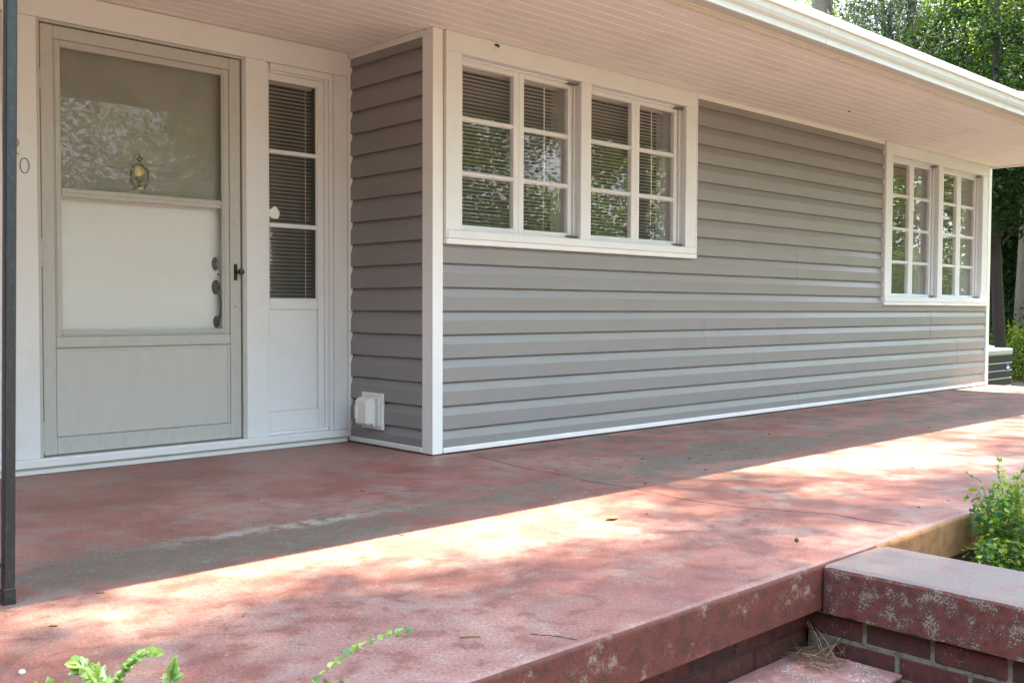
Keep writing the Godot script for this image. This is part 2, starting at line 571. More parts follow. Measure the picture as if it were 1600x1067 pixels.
# ---------------------------------------------------------------- windows
func window(house: Node, label: String, ybot: float, y0: float, y1: float, cx0: float, cx1: float, units: Array, rows: int) -> Node3D:
	var top := CEIL - 0.0012
	var c := MB.new()
	c.add(bx(cx0, cx1, y1, top, -0.02, 0.016, 0.003))
	c.add(bx(cx0, units[0].x0, y0, y1 - 0.0005, -0.02, 0.0155, 0.003))
	c.add(bx(units[0].x1, units[1].x0, y0, y1 - 0.0005, -0.02, 0.0155, 0.003))
	c.add(bx(units[1].x1, cx1, y0, y1 - 0.0005, -0.02, 0.0155, 0.003))
	var w := part("window", c, M.paint, house, label)
	part("sill", bx(cx0, cx1 - 0.012, ybot + 0.030, y0 - 0.0005, -0.02, 0.026, 0.004), M.paint, w)
	part("bottom_trim", bx(cx0 - 0.006, cx1 + 0.006, ybot, ybot + 0.0295, -0.02, 0.022, 0.003), M.vinyl, w)
	for s in [cx0 - 0.007, cx1 - 0.002]:
		part("side_trim", bx(s, s + 0.009, ybot + 0.030, top - 0.001, -0.02, 0.020, 0.002), M.vinyl, w)
	for u in units:
		var x0: float = u.x0
		var x1: float = u.x1
		# jamb boards line the opening
		part("jamb", bx(x0 - 0.02, x0 - 0.0005, y0 - 0.02, y1 + 0.02, -0.24, -0.021), M.paint, w)
		part("jamb", bx(x1 + 0.0005, x1 + 0.02, y0 - 0.02, y1 + 0.02, -0.24, -0.021), M.paint, w)
		part("jamb", bx(x0, x1, y1 + 0.0005, y1 + 0.02, -0.24, -0.021), M.paint, w)
		part("jamb", bx(x0, x1, y0 - 0.02, y0 - 0.0005, -0.24, -0.021), M.paint, w)
		# stops: thin mouldings round the opening in front of the sashes
		part("stop", bx(x0, x1, y1 - 0.014, y1 - 0.0005, -0.05, -0.030, 0.003), M.paint, w)
		part("stop", bx(x1 - 0.010, x1 - 0.0005, y0 + 0.001, y1 - 0.0145, -0.05, -0.036, 0.003), M.paint, w)
		part("stop", bx(x0, x1 - 0.0105, y0 + 0.0005, y0 + 0.012, -0.05, -0.030, 0.003), M.paint, w)
		var xm: float = (u.panes[0][1] + u.panes[1][0]) * 0.5
		var bounds := [[x0 + 0.001, xm - 0.0012], [xm + 0.0012, x1 - 0.001]]
		var pb: float = u.py0
		var pt: float = u.py1
		for s in 2:
			var p: Array = u.panes[s]
			var lx: float = bounds[s][0]
			var rx: float = bounds[s][1]
			var zf := -0.052 - 0.002 * s
			var sa := MB.new()
			sa.add(bx(lx, p[0], y0 + 0.002, y1 - 0.002, -0.088, zf, 0.003))
			sa.add(bx(p[1], rx, y0 + 0.002, y1 - 0.002, -0.088, zf, 0.003))
			sa.add(bx(p[0] - 0.0005, p[1] + 0.0005, pt, y1 - 0.0025, -0.088, zf - 0.0008, 0.003))
			sa.add(bx(p[0] - 0.0005, p[1] + 0.0005, y0 + 0.0025, pb, -0.088, zf - 0.0008, 0.003))
			part("sash", sa, M.paint, w)
			var mh := 0.030
			var cell: float = (pt - pb - mh * (rows - 1)) / rows
			for r in rows:
				var a := pb + r * (cell + mh)
				part("pane", bx(p[0] - 0.004, p[1] + 0.004, a - 0.004, a + cell + 0.004, -0.0735, -0.0705), M.glass, w)
				# putty bead along the glass
				if r > 0:
					part("muntin", MB.new().sweep(PackedVector2Array([Vector2(-0.085, a - mh), Vector2(-0.070, a - mh + 0.001), Vector2(zf - 0.006, a - mh + 0.009), Vector2(zf - 0.004, a - mh * 0.5), Vector2(zf - 0.006, a - 0.009), Vector2(-0.070, a - 0.001), Vector2(-0.085, a)]), func(q, v, t): return Vector3(t, v, q), p[0] - 0.002, p[1] + 0.002), M.paint, w)
		# casement hardware by the right jamb and the upper left corner
		for hy in [[y1 - 0.020, y1 - 0.013], [y0 + 0.012, y0 + 0.020]]:
			part("hinge", bx(x1 - 0.075, x1 - 0.001, hy[0], hy[1], -0.046, -0.006, 0.001), M.hinge, w)
		part("hinge", bx(x0 + 0.001, x0 + 0.022, y1 - 0.05, y1 - 0.016, -0.046, -0.024, 0.002), M.hinge, w)
	return w

func blind(label: String, group: String, x0: float, x1: float, yt: float, yb: float, z: float, wand_x: float) -> Node3D:
	var t := thing("window_blind", label, "blind", Vector3(x0, yb, z), group)
	part("head_rail", bx(x0, x1, yt - 0.028, yt, z - 0.014, z + 0.014, 0.002), M.slat, t)
	part("bottom_rail", bx(x0, x1, yb, yb + 0.012, z - 0.012, z + 0.012, 0.003), M.slat, t)
	var o := PackedVector2Array()
	for k in 5:
		var q := -0.0125 + 0.00625 * k
		o.append(Vector2(q, 0.0022 * (1.0 - pow(q / 0.0125, 2.0)) + 0.10 * q))
	for k in 5:
		var q := 0.0125 - 0.00625 * k
		o.append(Vector2(q, 0.0022 * (1.0 - pow(q / 0.0125, 2.0)) + 0.10 * q - 0.0006))
	var me := MB.new().sweep(o, func(u, v, s): return Vector3(s, v, u), 0.0, x1 - x0).mesh(M.slat)
	var n := int((yt - yb - 0.045) / 0.0212)
	for k in n:
		var s := piece("slat", me, Vector3(x0, yb + 0.022 + 0.0212 * k + rng.randf_range(-0.0006, 0.0006), z), t)
		s.rotation.z = rng.randf_range(-0.0012, 0.0012)
	for f in [0.14, 0.86]:
		var cx := lerpf(x0, x1, f)
		part("cord", bx(cx - 0.0011, cx + 0.0011, yb + 0.01, yt - 0.02, z + 0.0135, z + 0.0155), M.cord, t)
	if wand_x > x0:
		part("wand", MB.new().tube([Vector3(wand_x, yt - 0.02, z + 0.024), Vector3(wand_x + 0.004, yb + (yt - yb) * 0.3, z + 0.026)], [0.004], 6), M.cord, t)
	return t

# ---------------------------------------------------------------- foliage
func leaf_cluster(n: int, r: float, ln: float, wd: float, seed_: int, needle := false) -> ArrayMesh:
	var g := RandomNumberGenerator.new()
	g.seed = seed_
	var mb := MB.new()
	for i in n:
		var d := Vector3(g.randf_range(-1, 1), g.randf_range(-1, 1), g.randf_range(-1, 1))
		var p := d.normalized() * r * pow(g.randf(), 0.55)
		var t := Vector3(g.randf_range(-1, 1), g.randf_range(-0.9, 0.5), g.randf_range(-1, 1)).normalized()
		if needle:
			t = (d.normalized() + Vector3(0, -0.5, 0) + t * 0.5).normalized()
		var s := t.cross(Vector3(g.randf_range(-0.6, 0.6), 1, g.randf_range(-0.6, 0.6))).normalized()
		var l := ln * g.randf_range(0.7, 1.25)
		var w := wd * g.randf_range(0.8, 1.2)
		var nn := s.cross(t)
		if nn.y < 0:
			nn = -nn
		var b := p + t * l
		var m := p + t * l * 0.45 - nn * w * 0.12
		mb.tri(p, m + s * w * 0.5, b, nn)
		mb.tri(p, b, m - s * w * 0.5, nn)
	return mb.mesh(M.pine if needle else M.leaf)

func crown(called: String, parent: Node, me: ArrayMesh, lobes: Array, cols: Array, seed_: int, scale_ := Vector2(0.8, 1.3), gap := 0.42) -> MultiMeshInstance3D:
	var g := RandomNumberGenerator.new()
	g.seed = seed_
	var f := FastNoiseLite.new()
	f.seed = seed_
	f.frequency = 0.55
	f.fractal_octaves = 2
	var ts: Array[Transform3D] = []
	var cs := PackedColorArray()
	var off := origin_of(parent)
	for l in lobes:
		var c: Vector3 = l[0]
		var r: Vector3 = l[1]
		for i in int(l[2]):
			var d := Vector3(g.randf_range(-1, 1), g.randf_range(-1, 1), g.randf_range(-1, 1))
			if d.length() > 1.0 or d.length() < 0.05:
				continue
			d = d.normalized() * pow(d.length(), 0.7)
			var p := c + d * r
			if f.get_noise_3dv(p) * 0.5 + 0.5 < gap:
				continue
			var b := Basis.from_euler(Vector3(g.randf_range(-0.6, 0.6), g.randf() * TAU, g.randf_range(-0.6, 0.6))).scaled(Vector3.ONE * g.randf_range(scale_.x, scale_.y))
			ts.append(Transform3D(b, p - off))
			var k: Array = cols[g.randi() % cols.size()]
			var v := g.randf_range(0.75, 1.25)
			cs.append(Color(k[0] * v, k[1] * v, k[2] * v))
	var mm := MultiMesh.new()
	mm.transform_format = MultiMesh.TRANSFORM_3D
	mm.use_colors = true
	mm.mesh = me
	mm.instance_count = ts.size()
	for i in ts.size():
		mm.set_instance_transform(i, ts[i])
		mm.set_instance_color(i, cs[i])
	var o := MultiMeshInstance3D.new()
	o.name = numbered(called, parent)
	parent.add_child(o, true)
	o.multimesh = mm
	stuff(o)
	return o

func limb(a: Vector3, b: Vector3, r0: float, r1: float, g: RandomNumberGenerator, bend := 0.12) -> MB:
	var pts := []
	var rs := []
	var n := 7
	var off := Vector3(g.randf_range(-1, 1), g.randf_range(-0.3, 0.6), g.randf_range(-1, 1)) * a.distance_to(b) * bend
	for i in n:
		var t := i / float(n - 1)
		var w := Vector3(g.randf_range(-1, 1), 0, g.randf_range(-1, 1)) * r0 * 0.25 * sin(t * PI)
		pts.append(a.lerp(b, t) + off * sin(t * PI) + w)
		rs.append(lerpf(r0, r1, t))
	return MB.new().tube(pts, rs, 9)

func tree(called: String, label: String, base: Vector3, top: Vector3, r: float, bark: Material, me: ArrayMesh, lobes: Array, cols: Array, seed_: int, gap := 0.42, scale_ := Vector2(0.8, 1.3)) -> Node3D:
	var g := RandomNumberGenerator.new()
	g.seed = seed_
	var t := thing(called, label, "tree", base)
	var mb := limb(base - Vector3(0, 0.15, 0), top, r, r * 0.3, g, 0.02)
	mb.tube([base - Vector3(0, 0.15, 0), base + Vector3(0, 0.15, 0), base + Vector3(0, 0.5, 0)], [r * 1.6, r * 1.25, r * 1.02], 9)
	part("trunk", mb, bark, t)
	for l in lobes:
		var c: Vector3 = l[0]
		var f := clampf((c.y - base.y) / (top.y - base.y) - 0.18, 0.25, 0.92)
		var br := limb(base.lerp(top, f), c, r * 0.32 * (1.2 - f), r * 0.07, g)
		for k in 4:
			var e: Vector3 = c + Vector3(g.randf_range(-1, 1), g.randf_range(-0.7, 0.9), g.randf_range(-1, 1)) * l[1] * 0.8
			br.add(limb(base.lerp(top, f).lerp(c, g.randf_range(0.45, 0.9)), e, r * 0.10, r * 0.03, g))
		part("branch", br, bark, t)
	crown("crown", t, me, lobes, cols, seed_ + 1, scale_, gap)
	return t

func leaf_mesh(l: float, w: float, m: Material) -> ArrayMesh:
	var mb := MB.new()
	var prof := [0.0, 0.55, 0.95, 1.0, 0.8, 0.42, 0.0]
	for i in 6:
		var a := i / 6.0
		var b := (i + 1) / 6.0
		for s in [-1.0, 1.0]:
			var p0 := Vector3(0, 0.10 * l * a * a * -1.0, a * l)
			var p1 := Vector3(0, 0.10 * l * b * b * -1.0, b * l)
			var q0: Vector3 = p0 + Vector3(s * w * 0.5 * prof[i], w * 0.16 * prof[i], 0)
			var q1: Vector3 = p1 + Vector3(s * w * 0.5 * prof[i + 1], w * 0.16 * prof[i + 1], 0)
			mb.tri(p0, q0, q1, Vector3.UP)
			mb.tri(p0, q1, p1, Vector3.UP)
	return mb.mesh(m)

func sprig(root: Node, pts: Array, ms: Array, g: RandomNumberGenerator, step_ := 0.011, r := 0.0011, stem_mat: Material = null, size := 1.0) -> void:
	part("stem", MB.new().tube(pts, [r, r * 0.9, r * 0.7, r * 0.5], 5), stem_mat if stem_mat else M.stem_pink, root)
	var acc := 0.0
	var k := 0
	for i in pts.size() - 1:
		var a: Vector3 = pts[i]
		var b: Vector3 = pts[i + 1]
		var t := (b - a).normalized()
		var l := a.distance_to(b)
		var s := step_ - acc
		while s < l:
			var p := a + t * s
			var side := t.cross(Vector3.UP).normalized()
			for q in [-1.0, 1.0]:
				if g.randf() < 0.12:
					continue
				var dir: Vector3 = (side * q * g.randf_range(0.7, 1.1) + t * g.randf_range(0.35, 0.8) + Vector3.UP * g.randf_range(-0.1, 0.45)).normalized()
				put_leaf(root, p, dir, ms[g.randi() % ms.size()], g.randf_range(0.75, 1.1) * size, g)
			k += 1
			s += step_ * g.randf_range(0.85, 1.2)
		acc = l - (s - step_)
	var tip: Vector3 = pts[pts.size() - 1]
	for q in 3:
		var d: Vector3 = ((tip - pts[pts.size() - 2]).normalized() + Vector3(g.randf_range(-0.7, 0.7), g.randf_range(-0.2, 0.6), g.randf_range(-0.7, 0.7))).normalized()
		put_leaf(root, tip, d, ms[3 % ms.size()], g.randf_range(0.5, 0.8) * size, g)

func put_leaf(root: Node, p: Vector3, dir: Vector3, me: ArrayMesh, s: float, g: RandomNumberGenerator) -> void:
	var up := Vector3(g.randf_range(-1.0, 0.8), g.randf_range(0.35, 1.0), g.randf_range(-0.3, 1.2)).normalized()
	var x := up.cross(dir).normalized()
	var y := dir.cross(x)
	var o := piece("leaf", me, p, root)
	o.basis = Basis(x, y, dir).scaled(Vector3.ONE * s)

# ---------------------------------------------------------------- the scene
func _ready() -> void:
	rng.seed = 7
	var cam := Camera3D.new()
	cam.name = "camera"
	add_child(cam)
	cam.position = Vector3(-3.300, 0.786, 4.089)
	cam.rotation_degrees = Vector3(-1.951, -43.465, 0.222)
	cam.fov = 37.82
	cam.near = 0.05
	cam.far = 600.0
	cam.current = true
	var sky := Sky.new()
	var sm := ProceduralSkyMaterial.new()
	sm.sky_top_color = Color(0.70, 0.78, 0.89)
	sm.sky_horizon_color = Color(0.93, 0.935, 0.935)
	sm.sky_curve = 0.18
	sm.ground_horizon_color = Color(0.5, 0.52, 0.48)
	sm.ground_bottom_color = Color(0.3, 0.3, 0.26)
	sm.sky_energy_multiplier = 1.0
	sky.sky_material = sm
	var env := Environment.new()
	env.background_mode = Environment.BG_SKY
	env.sky = sky
	env.background_energy_multiplier = 0.82
	env.tonemap_mode = Environment.TONE_MAPPER_LINEAR
	env.tonemap_exposure = 9.6
	env.sdfgi_enabled = true
	env.ssao_enabled = true
	env.ssil_enabled = true
	var we := WorldEnvironment.new()
	we.name = "environment"
	we.environment = env
	add_child(we)
	var sun := DirectionalLight3D.new()
	sun.name = "sun"
	add_child(sun)
	sun.light_energy = 1.25
	sun.light_color = Color(1.0, 0.93, 0.82)
	sun.light_angular_distance = 0.6
	sun.shadow_enabled = true
	sun.look_at_from_position(Vector3(0.34, 0.94, 0.012) * 50.0, Vector3.ZERO, Vector3.FORWARD)

	make_materials()
	build_ground()
	build_porch()
	build_house()
	build_post()
	build_blinds()
	build_cheek_wall()
	build_small_things()
	build_condenser()
	build_shrubs()
	build_trees()

func build_ground() -> void:
	var mb := MB.new()
	var f := FastNoiseLite.new()
	f.seed = 9
	f.frequency = 0.06
	var xs := []
	var q := -160.0
	while q < 160.0:
		xs.append(q)
		q += 1.0 if absf(q) < 26.0 else 8.0
	xs.append(160.0)
	var hh := func(x: float, z: float) -> float:
		var near := smoothstep(3.5, 9.0, maxf(absf(x - 1.0) - 7.0, maxf(z - 2.0, -10.0 - z)))
		return GROUND + f.get_noise_2d(x, z) * 0.35 * near
	for i in xs.size() - 1:
		for j in xs.size() - 1:
			var a := Vector3(xs[i], 0, xs[j])
			var b := Vector3(xs[i + 1], 0, xs[j])
			var c := Vector3(xs[i + 1], 0, xs[j + 1])
			var d := Vector3(xs[i], 0, xs[j + 1])
			a.y = hh.call(a.x, a.z)
			b.y = hh.call(b.x, b.z)
			c.y = hh.call(c.x, c.z)
			d.y = hh.call(d.x, d.z)
			mb.quad(a, b, c, d, Vector3.UP)
	struct("ground", mb, M.soil)
	# front walk leading up to the steps
	struct("front_walk", bx(-2.3, -0.55, GROUND - 0.08, GROUND + 0.02, 3.1, 12.0, 0.01), M.step_top)

func build_porch() -> void:
	# slab: flat top, worn round nosing, face; the edge wanders a little
	var f := FastNoiseLite.new()
	f.seed = 12
	f.frequency = 1.6
	f.fractal_octaves = 3
	var top := MB.new()
	var face := MB.new()
	var bare := MB.new()
	var x0 := -6.2
	var x1 := 7.46
	var n := 342
	var prev := []
	for i in n + 1:
		var x := lerpf(x0, x1, i / float(n))
		var e := f.get_noise_1d(x * 0.35) * 0.006 + f.get_noise_1d(x * 3.0 + 20.0) * 0.0018
		var e2 := f.get_noise_1d(x * 2.0 + 50.0) * 0.003
		var r := 0.020 + f.get_noise_1d(x * 0.9 - 90.0) * 0.006
		var row := [Vector3(x, 0, -0.90), Vector3(x, 0, 1.0), Vector3(x, 0, EDGE - 0.09 + e)]
		for q in 7:
			var an := PI * 0.5 * q / 6.0
			row.append(Vector3(x, -r + r * cos(an), EDGE - r + e + r * sin(an)))
		row.append(Vector3(x, -0.075, EDGE + e * 0.5 + e2))
		row.append(Vector3(x, -0.146 + e2, EDGE - 0.002 + e2))
		row.append(Vector3(x, -0.150 + e2, EDGE - 0.012))
		row.append(Vector3(x, -0.150, EDGE - 0.30))
		if prev.size():
			for k in row.size() - 1:
				var t := top if k < 6 else (face if x < -0.09 else bare)
				var d: Vector3 = row[k + 1] - row[k]
				var o := Vector3(0, d.z, -d.y)
				t.quad(prev[k], prev[k + 1], row[k + 1], row[k], o)
		prev = row
	top.uvf = func(p: Vector3) -> Vector2: return Vector2((p.x + 4.2) / 11.7, (p.z + 0.8) / 3.4)
	for e in [x0, x1]:
		face.quad(Vector3(e, 0, -0.9), Vector3(e, -0.15, -0.9), Vector3(e, -0.15, EDGE - 0.02), Vector3(e, 0, EDGE - 0.02), Vector3(signf(e), 0, 0))
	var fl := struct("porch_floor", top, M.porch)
	fl.set_meta("label", "worn red painted concrete porch floor with sun patches")
	part("slab_edge", face, M.red_face, fl, "chipped red painted front edge of the porch slab")
	part("slab_edge", bare, M.tan, fl, "bare tan concrete edge of the slab behind the shrub")
	# cracks across the slab
	var cracks := [
		[Vector2(0.204, 0.03), Vector2(0.19, 0.12), Vector2(0.13, 0.38), Vector2(0.075, 0.62), Vector2(0.095, 0.76), Vector2(0.05, 1.05), Vector2(0.057, 1.36), Vector2(0.02, 1.60), Vector2(0.03, 1.75), Vector2(0.075, 1.93), Vector2(0.13, 2.05), Vector2(0.20, 2.18), Vector2(0.19, 2.36), Vector2(0.21, 2.50)],
		[Vector2(2.31, 1.36), Vector2(2.27, 1.62), Vector2(2.29, 1.83), Vector2(2.26, 2.02), Vector2(2.23, 2.17), Vector2(2.24, 2.50)],
		[Vector2(-1.63, 2.40), Vector2(-1.595, 2.455), Vector2(-1.58, 2.515)],
	]
	for c in cracks:
		var mb := MB.new()
		var pts := []
		for i in c.size() - 1:
			for k in 5:
				var p: Vector2 = c[i].lerp(c[i + 1], k / 5.0)
				pts.append(Vector3(p.x + rng.randf_range(-0.0025, 0.0025), 0.0007, p.y + rng.randf_range(-0.0025, 0.0025)))
		for i in pts.size() - 1:
			var w := Vector3(rng.randf_range(0.0018, 0.0045), 0, 0)
			mb.quad(pts[i] - w, pts[i] + w, pts[i + 1] + w, pts[i + 1] - w, Vector3.UP)
		part("crack", mb, M.sheath, fl)
	# brick foundation set back below the slab
	var fo := struct("porch_foundation", bx(-6.0, 7.3, GROUND - 0.2, -0.151, 2.20, 2.454), M.bricks[3])
	for r in 4:
		var yt := -0.158 - r * 0.077
		var x := -2.55 + (0.1075 if r % 2 else 0.0)
		while x < 1.9:
			part("brick", bx(x, x + 0.200, yt - 0.064, yt, 2.40, 2.458 + rng.randf_range(-0.002, 0.002), 0.004), M.bricks[rng.randi() % 4], fo)
			x += 0.212
	# steps between the cheek walls
	var st := thing("porch_steps", "red painted concrete steps beside the brick cheek wall", "steps", Vector3(-1.4, GROUND, 2.6))
	var s1 := MB.new()
	s1.add(bx(-2.3, -0.474, GROUND - 0.1, -0.30, 2.465, 2.775, 0.012))
	var o := part("tread", bx(-2.3, -0.473, -0.299, -0.288, 2.464, 2.782, 0.005), M.step_top, st)
	part("riser", s1, M.red_face, st)

func build_house() -> void:
	var h := thing("house", "grey vinyl-sided single-storey house with white trim, recessed entry and long porch eave", "house", Vector3(0, 0, 0))
	var along := func(u, v, t): return Vector3(t, v, u)
	var turned := func(u, v, t): return Vector3(-u, v, t)
	# --- front wall: sheathing with window openings, then the panels
	var op := [[0.17, 1.147, 1.178, 2.157], [1.198, 2.185, 1.178, 2.157], [5.143, 6.12, 0.87, 2.16], [6.18, 7.16, 0.87, 2.16]]
	var sh := MB.new()
	var x := 0.02
	for p in op:
		sh.add(bx(x, p[0] - 0.0005, 0.0, 2.4, -0.20, -0.0245))
		sh.add(bx(p[0], p[1], 0.0, p[2] - 0.0005, -0.20, -0.0245))
		sh.add(bx(p[0], p[1], p[3] + 0.0005, 2.4, -0.20, -0.0245))
		x = p[1] + 0.0005
	sh.add(bx(x, 7.36, 0.0, 2.4, -0.20, -0.0245))
	var fw := part("front_wall", sh, M.sheath, h)
	var ct := CEIL - 0.03
	var xe := 7.312
	var lay := func(a: float, b: float, ks: Array, top: float, flare: bool) -> void:
		part("siding_panel", panel(along, a, b, ks, top, flare), M.siding, fw)
	var L := 0.0705
	lay.call(L, 3.665, [0, 1], 9.0, true)
	lay.call(3.664, xe, [0, 1], 9.0, false)
	lay.call(L, 3.035, [2, 3], 9.0, true)
	lay.call(3.034, 6.625, [2, 3], 9.0, true)
	lay.call(6.624, xe, [2, 3], 9.0, false)
	lay.call(L, 2.418, [4, 5], 9.0, true)
	lay.call(2.417, 6.010, [4, 5], 9.0, true)
	lay.call(6.009, xe, [4, 5], 9.0, false)
	lay.call(L, 1.805, [6, 7], 9.0, true)
	lay.call(1.804, 5.045, [6, 7], 9.0, false)
	lay.call(5.0455, xe, [6], 0.848, false)
	lay.call(L, 2.265, [8], 1.16, false)
	lay.call(2.2655, 3.620, [8, 9], 9.0, true)
	lay.call(3.619, 5.05, [8, 9], 9.0, false)
	for p in range(5, 9):
		lay.call(2.27, 5.05, [p * 2, p * 2 + 1], ct, false)
	# --- return wall beside the entry
	var rw := part("return_wall", bx(0.0245, 0.12, 0.0, 2.4, ENTRY - 0.02, -0.0245), M.sheath, h)
	side_wall_siding(rw, turned, ENTRY + 0.0265, -0.0905, ct)
	# trims
	var tr := MB.new()
	tr.add(bx(0.0, 0.070, 0.006, CEIL - 0.0015, -0.024, 0.0, 0.002))
	tr.add(bx(0.0, 0.024, 0.006, CEIL - 0.0015, -0.090, -0.0242, 0.002))
	part("corner_post", tr, M.vinyl, h)
	var t2 := MB.new()
	t2.add(bx(7.313, 7.385, 0.006, CEIL - 0.0015, -0.024, 0.002, 0.002))
	t2.add(bx(7.366, 7.385, 0.006, CEIL - 0.0015, -0.090, -0.0242, 0.002))
	part("corner_post", t2, M.vinyl, h)
	part("bottom_trim", bx(0.0708, 7.3125, 0.008, 0.036, -0.016, 0.006, 0.003), M.vinyl, h)
	part("bottom_trim", bx(-0.006, 0.016, 0.008, 0.036, ENTRY + 0.010, -0.0908, 0.003), M.vinyl, h)
	part("top_trim", bx(2.286, 5.02, ct - 0.004, CEIL - 0.0012, -0.016, 0.004, 0.002), M.vinyl, h)
	part("top_trim", bx(-0.004, 0.016, ct - 0.006, CEIL - 0.0012, ENTRY + 0.012, -0.0908, 0.002), M.vinyl, h)
	part("inner_trim", bx(-0.012, 0.0165, 0.036, ct - 0.007, ENTRY + 0.013, ENTRY + 0.026, 0.002), M.vinyl, h)
	# --- windows
	window(h, "white window of two casement pairs, three panes high, nearest the corner", 1.122, 1.198, 2.137, 0.082, 2.282, [
		{"x0": 0.190, "x1": 1.127, "panes": [[0.240, 0.632], [0.717, 1.086]], "py0": 1.235, "py1": 2.098},
		{"x0": 1.218, "x1": 2.165, "panes": [[1.290, 1.677], [1.760, 2.124]], "py0": 1.235, "py1": 2.098}], 3)
	window(h, "white window of two casement pairs, four panes high, at the far end", 0.820, 0.892, 2.138, 5.035, 7.270, [
		{"x0": 5.163, "x1": 6.101, "panes": [[5.225, 5.630], [5.718, 6.062]], "py0": 0.925, "py1": 2.096},
		{"x0": 6.200, "x1": 7.135, "panes": [[6.262, 6.662], [6.766, 7.100]], "py0": 0.925, "py1": 2.096}], 4)
	build_entry(h)
	# --- porch ceiling of narrow boards
	var ce := part("porch_ceiling", bx(-6.2, 7.33, CEIL + 0.012, CEIL + 0.03, ENTRY - 0.1, 1.25), M.sheath, h)
	var z := 1.112
	while z > ENTRY:
		var za := maxf(z - 0.0835, ENTRY)
		var xb := 7.34 if za > -0.02 else -0.0002
		if za <= -0.02 and z > 0.0:
			xb = 7.34
		var o := PackedVector2Array([Vector2(za + 0.0004, CEIL + 0.011), Vector2(za + 0.0002, CEIL + 0.004), Vector2(za + 0.003, CEIL + rng.randf_range(-0.0004, 0.0004)), Vector2(z - 0.0075, CEIL), Vector2(z - 0.0004, CEIL + 0.009), Vector2(z - 0.0004, CEIL + 0.011)])
		part("ceiling_board", MB.new().sweep(o, func(u, v, t): return Vector3(t, v, u), -6.2, xb), M.ceiling, ce)
		z -= 0.0835
	part("ceiling_moulding", MB.new().sweep(PackedVector2Array([Vector2(1.1125, CEIL + 0.011), Vector2(1.1125, CEIL - 0.004), Vector2(1.122, CEIL - 0.012), Vector2(1.150, CEIL - 0.012), Vector2(1.160, CEIL - 0.003), Vector2(1.160, CEIL + 0.011)]), along, -6.2, 7.34), M.cream, ce)
	part("soffit_board", bx(-6.2, 7.34, CEIL - 0.006, CEIL + 0.011, 1.1605, 1.2495, 0.002), M.ceiling, ce)
	part("end_trim", bx(7.3405, 7.362, CEIL - 0.02, CEIL + 0.12, -0.02, 1.25, 0.003), M.ceiling, ce)
	# fascia and gutter
	part("fascia", bx(-6.2, 7.36, CEIL - 0.05, 2.40, 1.250, 1.270, 0.002), M.cream, h)
	var gp := PackedVector2Array([Vector2(1.271, 2.296), Vector2(1.271, 2.199), Vector2(1.332, 2.199), Vector2(1.337, 2.202), Vector2(1.337, 2.212), Vector2(1.331, 2.216), Vector2(1.333, 2.232), Vector2(1.345, 2.246), Vector2(1.353, 2.264), Vector2(1.356, 2.296), Vector2(1.350, 2.296), Vector2(1.347, 2.265), Vector2(1.326, 2.234), Vector2(1.326, 2.205), Vector2(1.277, 2.205), Vector2(1.277, 2.296)])
	part("gutter", MB.new().sweep(gp, along, -6.2, 7.40), M.gutter, h)
	for gx in [-3.2, 1.62, 4.1]:
		var sp := PackedVector2Array([Vector2(1.300, 2.1975), Vector2(1.3335, 2.1975), Vector2(1.3388, 2.201), Vector2(1.3388, 2.213), Vector2(1.3328, 2.2165), Vector2(1.3348, 2.2315), Vector2(1.3467, 2.2455), Vector2(1.3547, 2.2635), Vector2(1.3577, 2.2955), Vector2(1.352, 2.2955), Vector2(1.340, 2.25), Vector2(1.328, 2.22), Vector2(1.300, 2.2015)])
		part("gutter_seam", MB.new().sweep(sp, along, gx, gx + 0.035), M.gutter, h)
	# roof: drip edge, two slopes
	part("drip_edge", bx(-6.3, 7.42, 2.2968, 2.318, 1.22, 1.368, 0.004), M.vinyl, h)
	var rf := MB.new()
	rf.sweep(PackedVector2Array([Vector2(1.350, 2.3185), Vector2(1.350, 2.326), Vector2(-3.6, 3.98), Vector2(-8.6, 2.326), Vector2(-8.6, 2.3185), Vector2(-3.6, 3.93)]), along, -6.3, 7.43)
	part("roof", rf, M.roof, h)
	var ga := MB.new()
	for e in [[-6.2, -6.1], [7.27, 7.36]]:
		ga.sweep(PackedVector2Array([Vector2(1.20, 2.41), Vector2(-3.6, 3.92), Vector2(-8.2, 2.41)]), along, e[0], e[1])
	part("gable", ga, M.siding, h)
	# the walls and rooms behind: closed, so light comes only through the glass
	var iw := MB.new()
	iw.add(bx(7.20, 7.36, -0.4, 2.4, -8.2, -0.201))
	iw.add(bx(-6.2, -6.06, -0.4, 2.4, -8.2, ENTRY - 0.15))
	iw.add(bx(-6.2, 7.36, -0.4, 2.4, -8.3, -8.201))
	part("outer_wall", iw, M.siding, h)
	var rm := MB.new()
	rm.add(bx(-6.05, 7.19, -0.3, -0.02, -8.19, -0.95))
	rm.add(bx(0.13, 7.19, -0.3, -0.02, -0.949, -0.202))
	rm.add(bx(-6.05, 7.19, 2.405, 2.42, -8.19, ENTRY - 0.16))
	rm.add(bx(0.13, 7.19, 2.405, 2.42, ENTRY - 0.159, -0.10))
	rm.add(bx(-6.05, 7.19, -0.0195, 2.404, -4.1, -4.0))
	rm.add(bx(0.121, 0.169, 0.0, 2.404, -4.0, -0.25))
	rm.add(bx(3.5, 3.6, 0.0, 2.404, -3.999, -0.25))
	part("interior_wall", rm, M.room, h)

